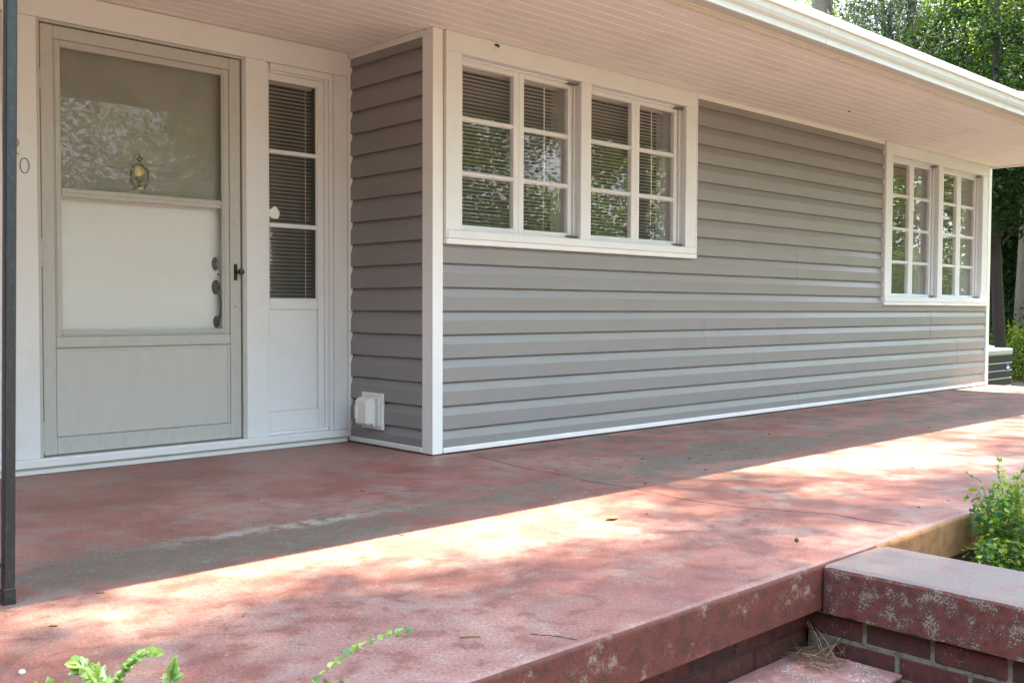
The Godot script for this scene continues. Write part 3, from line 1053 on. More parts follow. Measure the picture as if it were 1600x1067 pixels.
func build_entry(h: Node) -> void:
	var Z := ENTRY
	var w := MB.new()
	w.add(bx(-6.05, -1.75, 0.0, 2.4, Z - 0.14, Z - 0.03))
	w.add(bx(-1.75, -0.60, 2.10, 2.4, Z - 0.14, Z - 0.03))
	w.add(bx(-0.66, -0.54, 0.0, 2.0995, Z - 0.14, Z - 0.03))
	w.add(bx(-0.5395, 0.016, 2.10, 2.4, Z - 0.14, Z - 0.03))
	w.add(bx(-0.06, 0.016, 0.0, 2.0995, Z - 0.14, Z - 0.03))
	w.add(bx(-0.5395, -0.0605, 0.0, 0.80, Z - 0.14, Z - 0.06))
	var ew := part("entry_wall", w, M.sheath, h)
	part("head_board", bx(-6.05, -0.0045, 2.112, CEIL - 0.002, Z - 0.03, Z + 0.012, 0.002), M.paint, ew)
	part("casing_board", bx(-1.86, -1.714, 0.0755, 2.1115, Z - 0.03, Z + 0.010, 0.003), M.paint, ew)
	part("casing_board", bx(-0.655, -0.528, 0.0755, 2.1115, Z - 0.03, Z + 0.010, 0.003), M.paint, ew)
	part("casing_board", bx(-0.0985, -0.0045, 0.0755, 2.1115, Z - 0.03, Z + 0.008, 0.003), M.paint, ew)
	part("side_board", bx(-6.05, -1.8605, 0.0755, 2.1115, Z - 0.03, Z + 0.004, 0.003), M.paint, ew)
	part("threshold", bx(-6.05, -0.006, 0.032, 0.075, Z - 0.12, Z + 0.034, 0.006), M.paint, ew)
	part("base_board", bx(-6.05, -0.012, 0.001, 0.0315, Z - 0.03, Z + 0.014, 0.003), M.paint, ew)
	# --- storm door: z-bar frame, leaf with two lights and a kick panel
	var zf := Z + 0.001
	var fr := MB.new()
	fr.add(bx(-1.7135, -1.700, 0.0758, 2.1112, Z - 0.03, zf + 0.004, 0.001))
	fr.add(bx(-0.676, -0.6555, 0.0758, 2.1112, Z - 0.03, zf + 0.006, 0.001))
	fr.add(bx(-1.6995, -0.6765, 2.098, 2.1112, Z - 0.03, zf + 0.003, 0.001))
	part("storm_door_frame", fr, M.aluminium, ew)
	var lf := MB.new()
	var zb := Z - 0.030
	var z1 := Z - 0.004
	lf.add(bx(-1.694, -1.636, 0.084, 2.093, zb, z1, 0.003))
	lf.add(bx(-0.744, -0.681, 0.084, 2.093, zb, z1, 0.003))
	lf.add(bx(-1.6365, -0.7435, 2.032, 2.0925, zb, z1 - 0.0008, 0.003))
	lf.add(bx(-1.6365, -0.7435, 0.584, 0.640, zb, z1 - 0.0008, 0.006))
	lf.add(bx(-1.6365, -0.7435, 0.0845, 0.164, zb, z1 - 0.0008, 0.003))
	var sd := part("storm_door", lf, M.aluminium, h, "weathered grey-beige aluminium storm door with two lights and kick panel")
	# inner frame round the lights
	var b := MB.new()
	b.add(bx(-1.6355, -1.602, 0.641, 2.0315, zb + 0.004, z1 - 0.005, 0.003))
	b.add(bx(-0.786, -0.7445, 0.641, 2.0315, zb + 0.004, z1 - 0.005, 0.003))
	b.add(bx(-1.6015, -0.7865, 1.998, 2.0310, zb + 0.004, z1 - 0.006, 0.003))
	b.add(bx(-1.6015, -0.7865, 0.6412, 0.668, zb + 0.004, z1 - 0.006, 0.003))
	part("light_frame", b, M.aluminium, sd)
	var b2 := MB.new()
	b2.add(bx(-1.628, -1.612, 0.652, 2.022, z1 - 0.0052, z1 - 0.001, 0.0015))
	b2.add(bx(-0.776, -0.760, 0.652, 2.022, z1 - 0.0052, z1 - 0.001, 0.0015))
	b2.add(bx(-1.611, -0.777, 2.008, 2.022, z1 - 0.0062, z1 - 0.002, 0.0015))
	b2.add(bx(-1.611, -0.777, 0.652, 0.662, z1 - 0.0062, z1 - 0.002, 0.0015))
	part("bead", b2, M.aluminium, sd)
	part("mid_rail", bx(-1.6012, -0.7868, 1.300, 1.343, zb + 0.005, z1 - 0.007, 0.006), M.aluminium, sd)
	part("mid_rail_lip", bx(-1.6012, -0.7868, 1.322, 1.336, z1 - 0.0069, z1 - 0.001, 0.002), M.aluminium, sd)
	part("pane", bx(-1.605, -0.783, 1.330, 2.003, zb + 0.010, zb + 0.013), M.storm_glass, sd)
	part("pane", bx(-1.605, -0.783, 0.664, 1.306, zb + 0.015, zb + 0.018), M.storm_glass, sd)
	part("kick_panel", bx(-1.6355, -0.7445, 0.165, 0.5835, zb + 0.004, z1 - 0.007, 0.004), M.kick, sd)
	var bd := MB.new()
	bd.add(bx(-1.634, -1.622, 0.167, 0.582, z1 - 0.0072, z1 - 0.003, 0.0018))
	bd.add(bx(-0.758, -0.746, 0.167, 0.582, z1 - 0.0072, z1 - 0.003, 0.0018))
	bd.add(bx(-1.6215, -0.7585, 0.570, 0.582, z1 - 0.0072, z1 - 0.003, 0.0018))
	bd.add(bx(-1.6215, -0.7585, 0.167, 0.177, z1 - 0.0072, z1 - 0.003, 0.0018))
	part("panel_bead", bd, M.kick, sd)
	for y in [[0.10, 0.245], [0.97, 1.10], [1.79, 1.88]]:
		part("hinge", MB.new().tube([Vector3(-1.697, y[0], z1 + 0.005), Vector3(-1.697, y[1], z1 + 0.005)], [0.0055], 8), M.aluminium, sd)
	part("hinge_rod", bx(-1.6992, -1.6945, 0.10, 2.09, z1 - 0.004, z1 + 0.001, 0.001), M.hinge, sd)
	part("latch_plate", bx(-0.722, -0.706, 0.925, 1.012, z1 - 0.001, z1 + 0.012, 0.004), M.black, sd)
	part("latch_knob", MB.new().lathe(Vector3(-0.698, 0.970, z1 + 0.002), Vector3(0, 0, 1), [Vector2(0.007, 0), Vector2(0.006, 0.016), Vector2(0.015, 0.024), Vector2(0.018, 0.034), Vector2(0.014, 0.044), Vector2(0.0, 0.047)], 20), M.black, sd)
	part("keyhole", MB.new().lathe(Vector3(-0.716, 0.785, z1 - 0.001), Vector3(0, 0, 1), [Vector2(0.004, 0), Vector2(0.004, 0.0015), Vector2(0.0, 0.002)], 10), M.black, sd)
	part("bottom_sweep", bx(-1.69, -0.685, 0.0762, 0.0835, zb + 0.004, z1 - 0.004), M.hinge, sd)
	# --- front door behind it
	var zd := Z - 0.068
	var fd := part("front_door", bx(-1.672, -0.700, 0.0765, 2.07, zd - 0.045, zd, 0.002), M.door, h, "white front door seen through the storm door glass")
	part("door_jamb", bx(-1.745, -1.6725, 0.0765, 2.098, zd - 0.045, Z - 0.031), M.paint, fd)
	part("door_jamb", bx(-0.6995, -0.661, 0.0765, 2.098, zd - 0.045, Z - 0.031), M.paint, fd)
	part("door_jamb", bx(-1.672, -0.700, 2.0705, 2.098, zd - 0.045, Z - 0.031), M.paint, fd)
	part("upper_dull_sheet", bx(-1.655, -0.717, 1.325, 2.052, zd + 0.0005, zd + 0.004, 0.001), M.door_dull, fd, "dull grey-beige sheet over the upper part of the front door")  # thin grey-beige sheet, duller than the white door below it
	# knocker: finial, urn-shaped back plate, oval ring and striker
	var kx := -1.206
	var ky := 1.450
	var kz := zd + 0.004
	var kn := part("door_knocker", MB.new().ball(Vector3(kx, ky + 0.012, kz + 0.006), Vector3(0.031, 0.034, 0.010), 8, 14), M.brass, fd, "brass door knocker with oval ring and pointed finial")
	var ring := []
	for i in 25:
		var a := TAU * i / 24.0
		ring.append(Vector3(kx + 0.044 * sin(a), ky - 0.018 + 0.062 * cos(a), kz + 0.012))
	part("ring", MB.new().tube(ring, [0.0065], 8, false), M.old_brass, kn)
	part("finial", MB.new().lathe(Vector3(kx, ky + 0.046, kz + 0.008), Vector3.UP, [Vector2(0.009, 0), Vector2(0.006, 0.012), Vector2(0.012, 0.020), Vector2(0.017, 0.028), Vector2(0.010, 0.036), Vector2(0.004, 0.048), Vector2(0.0, 0.056)], 14), M.old_brass, kn)
	part("striker", MB.new().ball(Vector3(kx, ky - 0.076, kz + 0.012), Vector3(0.024, 0.012, 0.012), 6, 12), M.brass, kn)
	part("scroll", MB.new().tube([Vector3(kx - 0.022, ky - 0.026, kz + 0.01), Vector3(kx - 0.006, ky - 0.040, kz + 0.011), Vector3(kx - 0.004, ky - 0.068, kz + 0.011)], [0.005], 6), M.old_brass, kn)
	part("scroll", MB.new().tube([Vector3(kx + 0.022, ky - 0.026, kz + 0.01), Vector3(kx + 0.006, ky - 0.040, kz + 0.011), Vector3(kx + 0.004, ky - 0.068, kz + 0.011)], [0.005], 6), M.old_brass, kn)
	# deadbolt and handle set
	var hx := -0.796
	part("deadbolt", MB.new().ball(Vector3(hx, 1.012, zd), Vector3(0.021, 0.036, 0.014), 8, 16), M.bronze, fd)
	var hs := part("handle_set", MB.new().ball(Vector3(hx + 0.002, 0.888, zd), Vector3(0.024, 0.040, 0.012), 8, 16), M.bronze, fd)
	part("grip", MB.new().tube([Vector3(hx + 0.010, 0.880, zd + 0.01), Vector3(hx + 0.012, 0.86, zd + 0.034), Vector3(hx + 0.013, 0.80, zd + 0.044), Vector3(hx + 0.010, 0.74, zd + 0.036), Vector3(hx + 0.006, 0.71, zd + 0.01)], [0.006, 0.008, 0.008, 0.007, 0.006], 8), M.bronze, hs)
	part("lower_plate", MB.new().ball(Vector3(hx + 0.004, 0.704, zd), Vector3(0.018, 0.033, 0.010), 8, 14), M.bronze, hs)
	part("latch_hole", MB.new().lathe(Vector3(hx + 0.016, 0.957, zd - 0.0005), Vector3(0, 0, 1), [Vector2(0.006, 0), Vector2(0.006, 0.002), Vector2(0, 0.003)], 10), M.black, fd)
	# --- sidelight
	var sz := Z - 0.022
	var sl := MB.new()
	sl.add(bx(-0.5275, -0.498, 0.094, 2.1115, sz - 0.03, sz, 0.002))
	sl.add(bx(-0.190, -0.150, 0.094, 2.062, sz - 0.03, sz, 0.002))
	sl.add(bx(-0.4975, -0.1505, 2.024, 2.0625, sz - 0.03, sz - 0.001, 0.002))
	sl.add(bx(-0.4975, -0.1905, 0.772, 0.826, sz - 0.03, sz - 0.001, 0.002))
	sl.add(bx(-0.4975, -0.1905, 0.094, 0.205, sz - 0.03, sz - 0.001, 0.002))
	var sg := part("sidelight", sl, M.paint, h, "narrow white sidelight with three panes above a wooden panel")
	part("outer_frame", bx(-0.1495, -0.124, 0.094, 2.075, sz - 0.03, sz + 0.010, 0.003), M.paint, sg)
	part("outer_frame", bx(-0.1235, -0.099, 0.0758, 2.1115, sz - 0.03, sz + 0.018, 0.003), M.paint, sg)
	part("outer_frame", bx(-0.4975, -0.1240, 2.076, 2.1115, sz - 0.03, sz + 0.018, 0.003), M.paint, sg)
	part("outer_frame", bx(-0.4975, -0.1500, 2.063, 2.0755, sz - 0.03, sz + 0.010, 0.003), M.paint, sg)
	part("panel", bx(-0.4975, -0.1905, 0.2055, 0.7715, sz - 0.028, sz - 0.008, 0.004), M.paint, sg)
	part("foot_rail", bx(-0.5275, -0.1240, 0.0755, 0.0935, sz - 0.03, sz + 0.006, 0.003), M.paint, sg)
	for y in [1.235, 1.639]:
		part("muntin", bx(-0.4975, -0.1905, y - 0.012, y + 0.012, sz - 0.026, sz - 0.002, 0.004), M.paint, sg)
	for y in [[0.824, 1.225], [1.245, 1.629], [1.649, 2.026]]:
		part("pane", bx(-0.500, -0.188, y[0], y[1], sz - 0.017, sz - 0.014), M.glass, sg)
	part("glazing_bead", bx(-0.1985, -0.1912, 0.827, 2.0235, sz - 0.0135, sz - 0.004, 0.001), M.paint, sg)
	part("glazing_bead", bx(-0.4975, -0.1990, 0.8265, 0.833, sz - 0.0135, sz - 0.004, 0.001), M.paint, sg)
	var bl := PackedVector2Array()
	for i in 14:
		var a := TAU * i / 14.0
		var rr: float = [1.0, 0.92, 0.85, 1.05, 0.80, 0.72, 1.02, 0.98, 1.0, 0.9, 0.82, 0.9, 1.06, 1.0][i]
		bl.append(Vector2(-0.462 + 0.036 * rr * cos(a), 1.303 + 0.038 * rr * sin(a)))
	part("sticker", MB.new().sweep(bl, func(u, v, t): return Vector3(u, v, t), sz - 0.0139, sz - 0.0132), M.outlet, sg, "torn white sticker on the middle pane")
	part("back_wall", bx(-0.62, 0.10, 0.0, 2.4, -1.45, -1.40), M.room, sg)

func build_post() -> void:
	# ornamental iron post: two square bars, ties and scrolls between, leaning a little
	var base := Vector3(-2.585, 0, 1.285)
	var t := thing("porch_post", "dark blue-black ornamental iron post with scrollwork holding up the porch eave", "post", base)
	var lean := Transform3D(Basis(Vector3(0, 0, 1), -0.016), Vector3.ZERO)
	var at := func(m: MB) -> MB: return m.turn(Transform3D(lean.basis, base))
	part("bar", at.call(bx(0.098, 0.126, 0.004, 2.245, -0.014, 0.014, 0.003)), M.dark_iron, t)
	part("bar", at.call(bx(-0.126, -0.098, 0.004, 2.245, -0.014, 0.014, 0.003)), M.dark_iron, t)
	part("base_shoe", at.call(bx(0.0965, 0.1275, 0.0, 0.045, -0.0155, 0.0155, 0.002)), M.dark_iron, t)
	part("base_shoe", at.call(bx(-0.129, -0.095, 0.0, 0.075, -0.017, 0.017, 0.003)), M.dark_iron, t)
	for k in 6:
		var y := 0.10 + k * 0.42
		if k == 0 or k == 5:
			part("tie", at.call(bx(-0.0975, 0.0975, y, y + 0.012, -0.006, 0.006)), M.dark_iron, t)
		if k < 5:
			for s in [-1.0, 1.0]:
				var pts := []
				for i in 40:
					var q := i / 39.0
					var a := lerpf(-PI * 0.5, PI * 0.5, q)
					var r := 0.085
					var cy := y + 0.216
					# an S: curls at both ends, straight run across
					var u := lerpf(-1.0, 1.0, q)
					var cur := 0.035 * (1.0 - absf(u))
					pts.append(Vector3(s * r * sin(u * 4.2) * (0.35 + 0.65 * absf(u)), cy + 0.165 * u + 0.03 * sin(u * 9.0), 0.0))
				part("scroll", at.call(MB.new().tube(pts, [0.0055], 6)), M.dark_iron, t)

func build_blinds() -> void:
	var g := "white mini blinds behind the window panes"
	blind("white mini blind behind the leftmost casement pair, next to the corner post", g, 0.205, 1.098, 2.130, 1.210, -0.165, 0.965)
	blind("white mini blind behind the second casement pair, before the bare siding", g, 1.235, 2.122, 2.130, 1.210, -0.165, 1.985)
	blind("white mini blind behind the far window's nearer casement pair", g, 5.180, 6.000, 2.130, 0.905, -0.165, 5.90)
	blind("white mini blind behind the far window's last casement pair", g, 6.217, 7.020, 2.130, 0.905, -0.165, 0.0)
	blind("narrow mini blind behind the sidelight by the front door", g, -0.510, -0.175, 2.05, 0.812, ENTRY - 0.115, 0.0)

func build_cheek_wall() -> void:
	var t := thing("cheek_wall", "red painted brick cheek wall with a thick chipped concrete cap beside the steps", "wall", Vector3(-0.285, GROUND, 3.3))
	# cap: rounded, slightly uneven block; top worn pale, faces dark and flaking
	var f := FastNoiseLite.new()
	f.seed = 21
	f.frequency = 2.2
	f.fractal_octaves = 3
	var top := MB.new()
	var face := MB.new()
	var xa := -0.500
	var xb := -0.112
	var n := 60
	var prev := []
	var z0 := EDGE + 0.006
	var z1 := 4.3
	for i in n + 1:
		var z := lerpf(z0, z1, i / float(n))
		var e := f.get_noise_1d(z * 2.0) * 0.006
		var e2 := f.get_noise_1d(z * 5.0 + 40.0) * 0.005
		var rr := 0.014 + f.get_noise_1d(z * 3.0 + 9.0) * 0.007
		var k := 1.0 if i > 0 else 0.0
		var inset := 0.006 if i == 0 else 0.0
		var row := [
			Vector3(xa + 0.02, -0.158, z), Vector3(xa + e2 + inset, -0.153 + e2, z), Vector3(xa + e + inset, -0.085, z), Vector3(xa + e + inset, -0.004 - rr - inset, z), Vector3(xa + e + rr * 0.35 + inset, -0.004 - rr * 0.4 - inset, z), Vector3(xa + e + rr * 1.4 + inset, -0.003 - inset, z),
			Vector3(lerpf(xa, xb, 0.5), -0.002 - inset, z), Vector3(xb - 0.02 - inset, -0.003 - inset, z), Vector3(xb - 0.004 - inset, -0.010 - inset, z), Vector3(xb, -0.04, z), Vector3(xb, -0.155, z)]
		if prev.size():
			for j in row.size() - 1:
				var d: Vector3 = row[j + 1] - row[j]
				var o := Vector3(-d.y, d.x, 0)
				var tgt := top if j >= 4 and j <= 7 else face
				tgt.quad(prev[j], prev[j + 1], row[j + 1], row[j], o)
			face.quad(prev[10], prev[0], row[0], row[10], Vector3.DOWN)
		else:
			for j in range(1, row.size() - 1):
				face.tri(row[0], row[j], row[j + 1], Vector3(0, 0, -1))
		prev = row
	for j in range(1, prev.size() - 1):
		face.tri(prev[0], prev[j], prev[j + 1], Vector3(0, 0, 1))
	var cap := part("cap", face, M.cap_face, t, "thick concrete cap with flaking red paint")
	top.mesh(M.cap_top, origin_of(t), cap.mesh)
	part("mortar", bx(-0.4645, -0.145, GROUND - 0.2, -0.1585, EDGE - 0.06, 4.25), M.mortar, t)
	for r in 5:
		var yt := -0.166 - r * 0.0745
		var z := 2.447 + (0.0 if r % 2 == 0 else 0.105) + 0.005
		while z < 4.2:
			part("brick", bx(-0.468 + rng.randf_range(-0.002, 0.002), -0.36, yt - 0.063, yt, z, z + 0.200, 0.004), M.bricks[rng.randi() % 4], t)
			z += 0.2105
	# needles and twigs caught in the corner of the step
	var p := MB.new()
	var q := MB.new()
	for i in 120:
		var c := Vector3(-0.52 + rng.randf_range(-0.09, 0.05), -0.283 + absf(rng.randfn(0, 0.008)), 2.515 + rng.randf_range(-0.04, 0.12))
		c.x -= (c.z - 2.48) * 0.4
		var d := Vector3(rng.randf_range(-1, 1), rng.randf_range(-0.1, 0.25), rng.randf_range(-1, 1)).normalized() * rng.randf_range(0.015, 0.05)
		(p if rng.randf() < 0.6 else q).tube([c - d, c + d * 0.1 + Vector3(0, 0.003, 0), c + d], [0.0009], 4, false)
	for i in 13:
		var a := Vector3(-0.50 + rng.randf_range(-0.06, 0.03), -0.28, 2.53 + rng.randf_range(-0.03, 0.09))
		var b := Vector3(-0.465 + rng.randf_range(-0.05, 0.012), -0.28 + rng.randf_range(0.01, 0.09), 2.50 + rng.randf_range(-0.02, 0.12))
		(p if rng.randf() < 0.6 else q).tube([a, a.lerp(b, 0.5) + Vector3(0.004, 0.006, 0), b], [0.0016, 0.0013, 0.001], 4, false)
	var o := part("pine_needles", p, M.needle, self)
	q.mesh(M.needle_pale, Vector3.ZERO, o.mesh)
	stuff(o)
	tag(o, "pile of brown pine needles and twigs in the corner of the step", "debris")

func build_small_things() -> void:
	# weatherproof outlet on the return wall
	var t := thing("outlet_box", "white weatherproof outlet cover low on the grey wall by the entry", "outlet", Vector3(-0.006, 0.2, -0.53))
	part("plate", bx(-0.014, 0.006, 0.097, 0.302, -0.630, -0.432, 0.003), M.outlet, t)
	part("plate_rim", bx(-0.022, -0.0142, 0.118, 0.280, -0.608, -0.452, 0.004), M.outlet, t)
	part("cover", bx(-0.088, -0.0222, 0.122, 0.272, -0.598, -0.470, 0.016), M.outlet, t)
	part("cover_rim", bx(-0.046, -0.034, 0.118, 0.276, -0.602, -0.466, 0.004), M.outlet, t)
	part("latch", bx(-0.097, -0.0882, 0.160, 0.235, -0.580, -0.560, 0.004), M.vinyl, t)
	for z in [-0.575, -0.49]:
		part("hinge", MB.new().tube([Vector3(-0.060, 0.2735, z - 0.012), Vector3(-0.060, 0.2735, z + 0.012)], [0.005], 8), M.vinyl, t)
	# house numbers in thin wire on the door casing
	var zz := ENTRY + 0.0125
	var two := []
	for p in [[-1.833, 1.524], [-1.829, 1.538], [-1.815, 1.545], [-1.800, 1.540], [-1.794, 1.527], [-1.800, 1.512], [-1.815, 1.499], [-1.829, 1.487], [-1.836, 1.478], [-1.815, 1.476], [-1.793, 1.477]]:
		two.append(Vector3(p[0], p[1], zz))
	var a := part("house_number", MB.new().tube(two, [0.0026], 6), M.number, self)
	tag(a, "wire house number 2, upper one, half hidden by the porch post", "house number", "wire house numbers on the door casing")
	var zero := []
	for i in 22:
		var an := TAU * (i / 20.0) + 2.0
		zero.append(Vector3(-1.7705 + (0.0195 + 0.002 * (1.0 if i > 19 else 0.0)) * cos(an), 1.4255 + 0.034 * sin(an), zz))
	var b := part("house_number", MB.new().tube(zero, [0.0026], 6), M.number, self)
	tag(b, "wire house number 0, lower one, on the casing beside the door", "house number", "wire house numbers on the door casing")
	# black stub under the ceiling by the corner window
	var c := part("dark_stub", MB.new().tube([Vector3(0.425, 2.225, 0.014), Vector3(0.428, 2.222, 0.030), Vector3(0.436, 2.212, 0.036)], [0.006, 0.007, 0.008], 8), M.black, self)
	tag(c, "short black stub on the window head board under the ceiling", "cable")
	var sk := MB.new()
	for p in [Vector3(2.25, 0, 1.13), Vector3(1.05, 0, 1.19), Vector3(3.6, 0, 0.42)]:
		sk.ball(p + Vector3(0, CEIL - 0.004, 0), Vector3(rng.randf_range(0.010, 0.022), 0.006, rng.randf_range(0.004, 0.007)), 5, 8)
	var sko := part("ceiling_specks", sk, M.wood_dark, self)
	stuff(sko)
	tag(sko, "small dark mud specks stuck under the porch ceiling", "debris")
	# litter on the porch
	var lf := part("dry_leaf", MB.new().sweep(PackedVector2Array([Vector2(-0.03, -0.004), Vector2(-0.012, -0.017), Vector2(0.014, -0.015), Vector2(0.034, 0.0), Vector2(0.012, 0.014), Vector2(-0.014, 0.015)]), func(u, v, s): return Vector3(-0.498 + u, 0.004 + s + 0.22 * absf(u) + 3.0 * v * v, 1.679 + v), 0.0, 0.0012), M.dry_leaf, self)
	tag(lf, "small curled dry leaf lying on the sunny part of the porch", "leaf")
	var tw := part("twig", MB.new().tube([Vector3(-1.775, 0.003, 2.305), Vector3(-1.755, 0.004, 2.318), Vector3(-1.738, 0.003, 2.335)], [0.0026, 0.0022, 0.0015], 6), M.dry_leaf, self)
	tag(tw, "short brown twig near the front edge of the porch", "twig")
	var pb := part("pebble", MB.new().ball(Vector3(-2.612, 0.004, 1.845), Vector3(0.008, 0.006, 0.007), 5, 8), M.vinyl, self)
	tag(pb, "tiny white pebble on the porch in front of the iron post", "pebble")
	var ac := part("acorn", MB.new().ball(Vector3(-0.305, 0.007, 2.33), Vector3(0.008, 0.008, 0.008), 5, 8), M.wood_dark, self)
	tag(ac, "small dark acorn on the porch behind the cheek wall cap", "acorn")
	var bits := MB.new()
	var pale := MB.new()
	for i in 85:
		var p := Vector3(rng.randf_range(-2.6, 5.5), 0.001, rng.randf_range(0.05, 2.48))
		if i < 30:
			p = Vector3(1.15 + rng.randfn(0, 0.55), 0.001, 0.98 + rng.randfn(0, 0.13))
		var m := bits if rng.randf() < 0.75 else pale
		var w := rng.randf_range(0.0025, 0.007)
		var turn_ := Transform3D(Basis(Vector3.UP, rng.randf() * TAU), p)
		m.add(MB.new().box(Vector3(-w * rng.randf_range(0.8, 2.6), 0, -w), Vector3(w, rng.randf_range(0.0008, 0.003), w * 0.5), 0.0006).turn(turn_))
	var li := part("porch_litter", bits, M.wood_dark, self)
	pale.mesh(M.needle_pale, Vector3.ZERO, li.mesh)
	stuff(li)
	tag(li, "tiny leaf bits and grit scattered over the porch floor", "debris")

func build_condenser() -> void:
	var x0 := 9.55
	var x1 := 10.375
	var z1 := -0.845
	var z0 := -1.67
	var t := thing("air_conditioner", "dark louvred air conditioner unit standing past the far corner of the house", "air conditioner", Vector3(9.96, GROUND, -1.26))
	part("cabinet", bx(x0 + 0.02, x1 - 0.02, GROUND + 0.05, 0.20, z0 + 0.02, z1 - 0.02), M.black, t)
	part("pad", bx(x0 - 0.1, x1 + 0.1, GROUND - 0.05, GROUND + 0.049, z0 - 0.1, z1 + 0.1, 0.01), M.mortar, t)
	for k in 7:
		var y := 0.190 - k * 0.0985
		part("louvre_panel", bx(x0, x1, y - 0.086, y, z0, z1, 0.006), M.ac_dark, t)
		part("louvre_rib", bx(x0 + 0.004, x1 - 0.004, y - 0.0975, y - 0.0865, z0 + 0.004, z1 + 0.003, 0.002), M.ac_light, t)
	part("lid", bx(x0 - 0.012, x1 + 0.012, 0.197, 0.283, z0 - 0.012, z1 + 0.012, 0.02), M.ac_lid, t)
	var gr := part("fan_grille", MB.new().lathe(Vector3((x0 + x1) * 0.5, 0.283, (z0 + z1) * 0.5), Vector3.UP, [Vector2(0.33, 0), Vector2(0.32, 0.03), Vector2(0.10, 0.05), Vector2(0.0, 0.05)], 28), M.ac_light, t)
	var e := part("emblem", MB.new().lathe(Vector3(10.225, 0.035, z1), Vector3(0, 0, 1), [Vector2(0.056, 0), Vector2(0.056, 0.006), Vector2(0.0, 0.007)], 24), M.emblem_blue, t)
	part("emblem_bar", bx(10.183, 10.267, 0.022, 0.048, z1 + 0.0075, z1 + 0.010, 0.001), M.emblem_white, e)

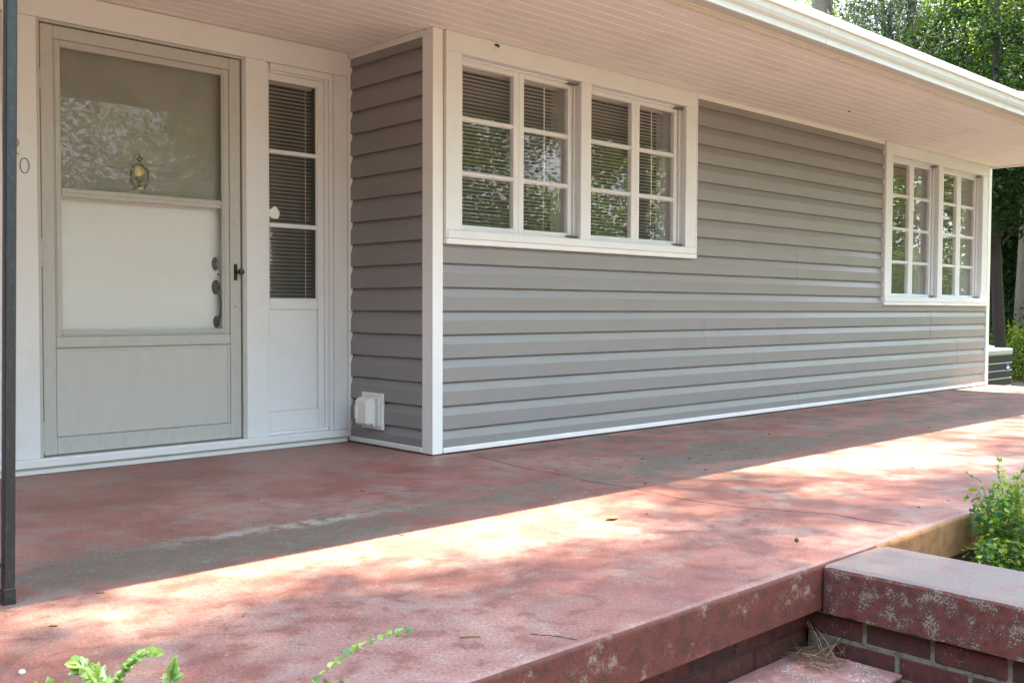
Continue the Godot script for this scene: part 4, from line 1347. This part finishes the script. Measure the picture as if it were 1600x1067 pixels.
func build_shrubs() -> void:
	var g := RandomNumberGenerator.new()
	g.seed = 77
	var ms := []
	for k in 5:
		ms.append(leaf_mesh(0.0225, 0.0150, M.leaf_near[k]))
	# sprigs of the shrub at the foot of the picture
	var s1 := thing("foreground_shrub", "pale green leafy shrub tips at the bottom left, below the porch edge", "shrub", Vector3(-2.74, GROUND, 2.80), "shrubs in front of the porch")
	var near := [ms[4], ms[4], ms[4], ms[3], ms[0]]
	for p in [
		[Vector3(-2.790, 0.15, 2.690), Vector3(-2.759, 0.236, 2.698), Vector3(-2.749, 0.261, 2.706), Vector3(-2.737, 0.282, 2.716), Vector3(-2.725, 0.299, 2.727), Vector3(-2.713, 0.301, 2.738)],
		[Vector3(-2.772, 0.15, 2.705), Vector3(-2.772, 0.236, 2.685), Vector3(-2.778, 0.263, 2.678), Vector3(-2.785, 0.279, 2.671), Vector3(-2.792, 0.283, 2.664)],
		[Vector3(-2.757, 0.15, 2.69), Vector3(-2.755, 0.224, 2.675), Vector3(-2.757, 0.251, 2.671), Vector3(-2.762, 0.267, 2.665)],
		[Vector3(-2.765, 0.16, 2.70), Vector3(-2.763, 0.23, 2.685), Vector3(-2.767, 0.262, 2.678)],
		[Vector3(-2.70, 0.15, 2.765), Vector3(-2.695, 0.232, 2.758), Vector3(-2.696, 0.259, 2.756), Vector3(-2.696, 0.271, 2.756), Vector3(-2.693, 0.280, 2.758)],
		[Vector3(-2.82, 0.15, 2.645), Vector3(-2.821, 0.227, 2.639), Vector3(-2.821, 0.248, 2.639)],
		[Vector3(-2.80, 0.15, 2.66), Vector3(-2.803, 0.227, 2.657), Vector3(-2.802, 0.249, 2.656)],
		[Vector3(-2.84, 0.15, 2.625), Vector3(-2.841, 0.220, 2.621), Vector3(-2.838, 0.243, 2.622)]]:
		sprig(s1, p, near, g, 0.0062, 0.0011, null, 0.98)
		if p.size() > 3:
			var o := Vector3(g.randf_range(-0.022, 0.022), g.randf_range(-0.016, 0.0), g.randf_range(-0.015, 0.02))
			sprig(s1, p.map(func(v): return v + o * (0.3 + 3.0 * (v.y - 0.15))), near, g, 0.0066, 0.0010, null, 0.92)
	var small := leaf_cluster(26, 0.055, 0.022, 0.012, 5)
	crown("foliage", s1, small, [[Vector3(-2.78, -0.12, 2.86), Vector3(0.36, 0.31, 0.24), 900]], [[0.10, 0.17, 0.06], [0.16, 0.24, 0.08]], 61, Vector2(0.8, 1.2), 0.0)
	part("trunk", MB.new().tube([Vector3(-2.74, GROUND - 0.05, 2.84), Vector3(-2.75, -0.2, 2.85), Vector3(-2.77, 0.08, 2.80)], [0.012, 0.009, 0.004], 7), M.twig, s1)
	var s2 := thing("foreground_shrub", "single arching leafy shoot at the bottom of the frame in front of the porch", "shrub", Vector3(-2.52, GROUND, 2.83), "shrubs in front of the porch")
	for p in [
		[Vector3(-2.545, 0.12, 2.77), Vector3(-2.521, 0.193, 2.787), Vector3(-2.498, 0.220, 2.808), Vector3(-2.487, 0.234, 2.818), Vector3(-2.467, 0.254, 2.835), Vector3(-2.450, 0.271, 2.851), Vector3(-2.428, 0.285, 2.871), Vector3(-2.411, 0.294, 2.887), Vector3(-2.395, 0.296, 2.902)],
		[Vector3(-2.46, 0.12, 2.85), Vector3(-2.462, 0.189, 2.844), Vector3(-2.466, 0.214, 2.838)],
		[Vector3(-2.48, 0.12, 2.835), Vector3(-2.479, 0.189, 2.827), Vector3(-2.481, 0.216, 2.824)]]:
		sprig(s2, p, [ms[1], ms[3], ms[0], ms[2]], g, 0.015, 0.0012, null, 0.85)
	crown("foliage", s2, small, [[Vector3(-2.48, -0.16, 2.92), Vector3(0.26, 0.24, 0.20), 420]], [[0.10, 0.17, 0.06], [0.07, 0.13, 0.04]], 62, Vector2(0.8, 1.2), 0.0)
	part("trunk", MB.new().tube([Vector3(-2.52, GROUND - 0.05, 2.86), Vector3(-2.53, -0.2, 2.84), Vector3(-2.545, 0.12, 2.77)], [0.011, 0.008, 0.002], 7), M.twig, s2)
	# the bushy shrub behind the cheek wall
	var s3 := thing("bushy_shrub", "bright green small-leaved shrub at the right, behind the cheek wall", "shrub", Vector3(0.74, GROUND, 2.86), "shrubs in front of the porch")
	var base := Vector3(0.74, GROUND, 2.86)
	var ms3 := []
	for k in [0, 1, 2, 3, 0, 2]:
		ms3.append(leaf_mesh(0.026, 0.014, M.leaf_near[k]))
	var stems := [
		[Vector3(0.659, -0.156, 2.667), Vector3(0.619, 0.014, 2.611), Vector3(0.591, 0.135, 2.579), Vector3(0.559, 0.160, 2.545)],
		[Vector3(0.643, -0.120, 2.699), Vector3(0.612, 0.073, 2.660), Vector3(0.593, 0.181, 2.642), Vector3(0.597, 0.217, 2.645)],
		[Vector3(0.630, -0.155, 2.735), Vector3(0.610, 0.059, 2.716), Vector3(0.600, 0.165, 2.710)],
		[Vector3(0.467, -0.170, 2.740), Vector3(0.419, -0.135, 2.690), Vector3(0.388, -0.070, 2.652)]]
	for p in stems:
		sprig(s3, [base] + p, ms3, g, 0.024, 0.0022, M.twig)
	for k in 15:
		var a := g.randf() * TAU
		var tip := Vector3(0.70 + 0.26 * cos(a) * g.randf(), g.randf_range(-0.12, 0.17), 2.78 + 0.18 * sin(a) * g.randf())
		sprig(s3, [base, base.lerp(tip, 0.55) + Vector3(g.randf_range(-0.03, 0.03), 0, g.randf_range(-0.03, 0.03)), tip], ms3, g, 0.05, 0.002, M.twig)
	crown("foliage", s3, leaf_cluster(14, 0.065, 0.030, 0.017, 6), [[Vector3(0.70, -0.06, 2.78), Vector3(0.27, 0.24, 0.20), 330], [Vector3(0.60, 0.0, 2.68), Vector3(0.14, 0.16, 0.11), 110], [Vector3(0.50, -0.14, 2.70), Vector3(0.13, 0.09, 0.09), 60], [Vector3(0.90, -0.2, 2.92), Vector3(0.3, 0.25, 0.25), 260]], [[0.13, 0.24, 0.07], [0.24, 0.37, 0.07], [0.38, 0.46, 0.09], [0.09, 0.18, 0.09]], 63, Vector2(0.8, 1.25), 0.0)

func build_trees() -> void:
	var broad := leaf_cluster(34, 0.42, 0.105, 0.06, 11)
	var small := leaf_cluster(46, 0.38, 0.075, 0.038, 12)
	var holly := leaf_cluster(40, 0.36, 0.085, 0.05, 13)
	var pine := leaf_cluster(70, 0.30, 0.20, 0.010, 14, true)
	var green := [[0.09, 0.165, 0.028], [0.14, 0.22, 0.036], [0.05, 0.105, 0.026], [0.22, 0.30, 0.05]]
	var bright := [[0.17, 0.28, 0.035], [0.26, 0.36, 0.045], [0.10, 0.18, 0.03], [0.42, 0.47, 0.07]]
	var dark := [[0.020, 0.045, 0.018], [0.030, 0.060, 0.024], [0.040, 0.078, 0.028]]
	var blue := [[0.045, 0.075, 0.045], [0.060, 0.095, 0.055], [0.050, 0.070, 0.035]]
	var G := Vector3(0, GROUND, 0)
	# tall trees over the right end: their crowns dapple the porch
	tree("tall_tree", "tall grey-barked tree with thick trunk rising behind the roof", Vector3(15.34, GROUND, -6.09), Vector3(15.1, 17.5, -6.2), 0.29, M.bark, broad,
		[[Vector3(14.0, 14.5, -4.0), Vector3(3.2, 2.6, 3.0), 330], [Vector3(17.0, 16.5, -7.0), Vector3(3.2, 2.8, 3.0), 330], [Vector3(13.0, 12.2, -8.0), Vector3(2.8, 2.0, 2.6), 240]], green, 101)
	tree("tall_tree", "pale grey tree trunk at the upper right edge of the picture", Vector3(16.1, GROUND, -2.75), Vector3(15.6, 16.5, -2.9), 0.20, M.bark, broad,
		[[Vector3(14.5, 13.8, -0.5), Vector3(3.0, 2.2, 2.6), 260], [Vector3(17.0, 15.5, -3.0), Vector3(2.8, 2.4, 2.8), 260]], green, 102)
	tree("dark_tree", "dark slender trunk close behind the air conditioner, its lower crown blackish green", Vector3(13.45, GROUND, -2.10), Vector3(13.3, 7.5, -2.2), 0.105, M.bark_dark, holly,
		[[Vector3(13.6, 3.3, -1.6), Vector3(1.5, 1.3, 1.3), 620], [Vector3(14.3, 4.8, -2.8), Vector3(1.7, 1.4, 1.6), 560], [Vector3(12.9, 2.9, -2.6), Vector3(1.2, 0.9, 1.0), 380]], dark, 103, 0.36)
	tree("slender_tree", "thin light-brown trunk at the right edge beyond the air conditioner", Vector3(16.3, GROUND, -2.2), Vector3(16.5, 6.5, -2.0), 0.075, M.bark_dark, holly,
		[[Vector3(16.6, 3.9, -1.6), Vector3(1.5, 1.2, 1.4), 460], [Vector3(17.2, 5.6, -2.6), Vector3(1.6, 1.3, 1.5), 460]], green, 104)
	var mids := [
		["broadleaf_tree", "bright yellow-green leafy tree left of the big trunk above the gutter", Vector3(14.4, GROUND, -8.6), 7.4, bright, broad, 0.12, 2.2],
		["broadleaf_tree", "mid-green tree just right of the big grey trunk", Vector3(17.2, GROUND, -6.4), 7.8, bright, small, 0.12, 2.4],
		["broadleaf_tree", "dark twiggy tree low above the gutter, mid right", Vector3(17.8, GROUND, -4.3), 6.6, dark, holly, 0.11, 2.1],
		["broadleaf_tree", "yellow-green tree beside the pale trunk at the right edge", Vector3(19.6, GROUND, -3.6), 8.2, bright, broad, 0.12, 2.5],
		["broadleaf_tree", "tall green tree deep behind the pines", Vector3(22.5, GROUND, -8.5), 10.5, green, broad, 0.16, 3.2],
		["broadleaf_tree", "light-green tree far behind the big trunk", Vector3(20.0, GROUND, -13.0), 9.5, bright, broad, 0.15, 3.0],
		["broadleaf_tree", "broad tree far back at the right edge of the wood", Vector3(25.0, GROUND, -3.0), 10.0, green, broad, 0.16, 3.2]]
	var s := 120
	for m in mids:
		var b: Vector3 = m[2]
		var hh: float = m[3]
		var w: float = m[7]
		var lobes := []
		var g := RandomNumberGenerator.new()
		g.seed = s
		for k in 4:
			var a := TAU * k / 4.0 + g.randf()
			lobes.append([b + Vector3(cos(a) * w * 0.55, hh * g.randf_range(0.52, 0.95), sin(a) * w * 0.55), Vector3(w * 0.62, w * 0.52, w * 0.62), 330])
		tree(m[0], m[1], b, b + Vector3(g.randf_range(-0.4, 0.4), hh, g.randf_range(-0.4, 0.4)), m[6], M.bark_dark, m[5], lobes, m[4], s, 0.40)
		s += 7
	# pine boughs hang grey-green in the middle of the view
	tree("pine_tree", "grey-green pine with drooping boughs above the middle of the gutter", Vector3(16.4, GROUND, -4.9), Vector3(16.3, 12.0, -5.0), 0.15, M.bark_dark, pine,
		[[Vector3(15.6, 5.4, -4.6), Vector3(1.1, 1.0, 0.9), 240], [Vector3(15.4, 6.8, -5.2), Vector3(1.3, 0.9, 1.1), 240], [Vector3(16.0, 4.6, -4.0), Vector3(1.0, 0.6, 0.9), 170], [Vector3(16.4, 8.0, -4.4), Vector3(1.5, 1.0, 1.4), 200]], blue, 180, 0.38, Vector2(0.8, 1.4))
	tree("pine_tree", "second pine with sparse hanging needles near the pale trunk", Vector3(18.0, GROUND, -2.6), Vector3(18.1, 12.5, -2.6), 0.14, M.bark_dark, pine,
		[[Vector3(16.8, 6.6, -3.0), Vector3(1.2, 0.9, 1.0), 200], [Vector3(17.6, 7.8, -2.2), Vector3(1.3, 0.9, 1.3), 190]], blue, 190, 0.42, Vector2(0.8, 1.4))
	# trees in the front yard, seen in the glass and shading the porch
	var yard := [
		["great spreading oak in the front yard, reflected in the corner window", Vector3(12.0, GROUND, 6.0), 17.0, 5.0, 0.34, green],
		["front-yard oak beside the walk, right of the storm door's reflection", Vector3(10.0, GROUND, 15.0), 13.0, 4.2, 0.28, green],
		["light-green maple across the yard, reflected above the door knocker", Vector3(0.4, GROUND, 17.5), 11.0, 3.8, 0.22, bright],
		["yard tree reflected in the right panes of the corner window", Vector3(16.5, GROUND, 12.0), 12.0, 4.0, 0.26, bright],
		["dark oak at the far side of the yard", Vector3(10.5, GROUND, 20.0), 14.0, 4.6, 0.30, dark],
		["round maple by the road beyond the yard", Vector3(21.5, GROUND, 19.0), 12.0, 4.4, 0.24, green],
		["oak behind the photographer's left", Vector3(-8.0, GROUND, 15.0), 13.0, 4.4, 0.28, green]]
	for y in yard:
		var b: Vector3 = y[1]
		var hh: float = y[2]
		var w: float = y[3]
		var lobes := []
		var g := RandomNumberGenerator.new()
		g.seed = s
		for k in 6:
			var a := TAU * k / 6.0 + g.randf() * 0.6
			lobes.append([b + Vector3(cos(a) * w * 0.6, hh * g.randf_range(0.42, 0.92), sin(a) * w * 0.6), Vector3(w * 0.55, w * 0.42, w * 0.55), 330])
		tree("yard_tree", y[0], b, b + Vector3(0.2, hh, 0.1), y[4], M.bark, broad, lobes, y[5], s, 0.42, Vector2(0.9, 1.5))
		s += 7
	# the shade tree, out of view: its high limbs break the sun on the porch
	tree("shade_tree", "tall shade tree, out of view, whose high limbs dapple the porch", Vector3(10.6, GROUND, 4.4), Vector3(9.6, 19.0, 3.6), 0.30, M.bark, broad,
		[[Vector3(4.2, 15.5, 2.0), Vector3(2.6, 0.9, 1.5), 148], [Vector3(7.6, 16.5, 2.2), Vector3(2.4, 1.0, 1.7), 202], [Vector3(10.4, 17.0, 1.8), Vector3(2.2, 1.0, 1.6), 202], [Vector3(12.0, 15.0, 3.0), Vector3(2.4, 1.2, 2.0), 270], [Vector3(6.0, 16.0, 3.3), Vector3(2.6, 1.0, 1.2), 351], [Vector3(9.4, 16.2, 3.2), Vector3(2.4, 1.0, 1.1), 270], [Vector3(3.0, 14.8, 3.1), Vector3(2.2, 1.0, 1.2), 351], [Vector3(4.9, 15.2, 3.7), Vector3(1.5, 0.8, 1.0), 351], [Vector3(1.6, 14.6, 1.9), Vector3(1.7, 0.9, 1.3), 256], [Vector3(-1.6, 14.2, 2.2), Vector3(2.2, 1.1, 1.8), 567]], green, 300, 0.46, Vector2(0.8, 1.3))
	for e in [["unseen dark evergreen just left of the porch, placed to darken the return wall", Vector3(-7.6, GROUND, 0.6)], ["unseen dark evergreen further forward on the left, placed to darken the return wall", Vector3(-7.9, GROUND, 3.4)], ["third unseen dark evergreen on the left, placed to darken the return wall", Vector3(-7.6, GROUND, 6.2)], ["fourth unseen dark evergreen on the left, placed to darken the return wall", Vector3(-6.6, GROUND, 9.2)], ["dense dark evergreen past the far corner, behind the thin trunks", Vector3(18.6, GROUND, -4.2)], ["broad dark evergreen at the back of the gap past the house corner", Vector3(22.5, GROUND, -6.6)], ["dark evergreen at the far right edge beyond the bushes", Vector3(21.0, GROUND, -3.4)]]:  # first four stand out of view, placed to darken the return wall
		var b: Vector3 = e[1]
		tree("evergreen_tree", e[0], b, b + Vector3(0, 5.2, 0), 0.09, M.bark_dark, holly, [[b + Vector3(0, 1.2, 0), Vector3(1.5, 1.3, 1.7), 1500], [b + Vector3(0, 3.4, 0), Vector3(1.4, 1.9, 1.7), 1500]], dark, s, 0.2, Vector2(0.8, 1.2))
		s += 7
	# undergrowth and the wood behind
	var us := [[Vector3(15.5, GROUND, -2.55), 0.8, bright, "low bright-green bush just right of the air conditioner"], [Vector3(17.5, GROUND, -0.6), 1.3, bright, "yellow-green bush at the right edge beyond the leaf litter"], [Vector3(15.6, GROUND, -3.3), 1.2, dark, "dark bush behind the thin trunks past the house corner"], [Vector3(19.5, GROUND, -1.9), 1.7, green, "tall green bush deep behind the air conditioner"]]
	var unseen_hedge := [[17.0, 3.6], [19.5, 6.2], [22.5, 8.6], [20.0, 9.8], [17.5, 12.5], [24.5, 12.0], [14.5, 15.5], [11.0, 17.5], [7.5, 19.0], [3.2, 20.5], [-1.0, 21.0], [-5.0, 20.0], [21.0, 15.5]]  # out-of-view bushes, set where they darken the window reflections
	var where := ["nearest the air conditioner", "second from the air conditioner", "third from the air conditioner", "fourth from the air conditioner", "just left of the bright yard tree", "behind the bright yard tree", "at the bend of the yard edge", "before the dark oak", "between the dark oak and the walk oak", "right of the far maple", "under the far maple", "leftmost of the yard edge", "under the round maple"]
	for k in unseen_hedge.size():
		us.append([Vector3(unseen_hedge[k][0], GROUND, unseen_hedge[k][1]), 2.3, [green, dark, bright][k % 3], "tall yard-edge bush %s, out of view, darkens the glass reflections" % where[k]])
	for u in us:
		var b: Vector3 = u[0]
		var r: float = u[1]
		var t := thing("woodland_bush", u[3], "bush", b, "bushes past the far end of the house" if r < 2.0 else "bushes along the yard edge")
		part("stem", MB.new().tube([b, b + Vector3(0.1, r * 0.5, 0), b + Vector3(0, r, 0.1)], [0.03, 0.02, 0.01], 6), M.bark_dark, t)
		crown("foliage", t, small, [[b + Vector3(0, r * 0.55, 0), Vector3(r, r * 0.62, r), 330 if r < 2.0 else 620]], u[2], s, Vector2(0.5, 0.9) if r < 2.0 else Vector2(1.0, 1.6), 0.33)
		s += 3
	var lobes2 := []
	var g2 := RandomNumberGenerator.new()
	g2.seed = 555
	for i in 84:
		var a := lerpf(-0.6, PI * 2.0 - 0.6, i / 84.0)
		var d := g2.randf_range(32, 46)
		var hy := g2.randf_range(1.0, 11.5)
		if absf(rad_to_deg(a) - 44.0) < 6.5 or absf(rad_to_deg(a) - 79.0) < 5.0:
			hy = minf(hy, 2.5)  # woods lowered here to leave sky gaps in the glass reflections
		lobes2.append([Vector3(4.0 + cos(a) * d, hy, 4.0 + sin(a) * d), Vector3(5.5, g2.randf_range(4.0, 6.0), 5.5), 430])
	var wd := crown("far_woods", self, broad, lobes2, green + bright, 777, Vector2(1.8, 3.2), 0.28)
	tag(wd, "distant green woods all round the house lot, mostly out of view", "woods")
	# pale service line above the end of the gutter
	var cb := part("service_line", MB.new().tube([Vector3(9.05, 3.415, -0.93), Vector3(9.5, 3.392, -0.44), Vector3(11.4, 3.38, 1.7), Vector3(22, 4.6, 13.6)], [0.015], 8), M.outlet, self)
	tag(cb, "pale service line just past the end of the gutter", "cable")
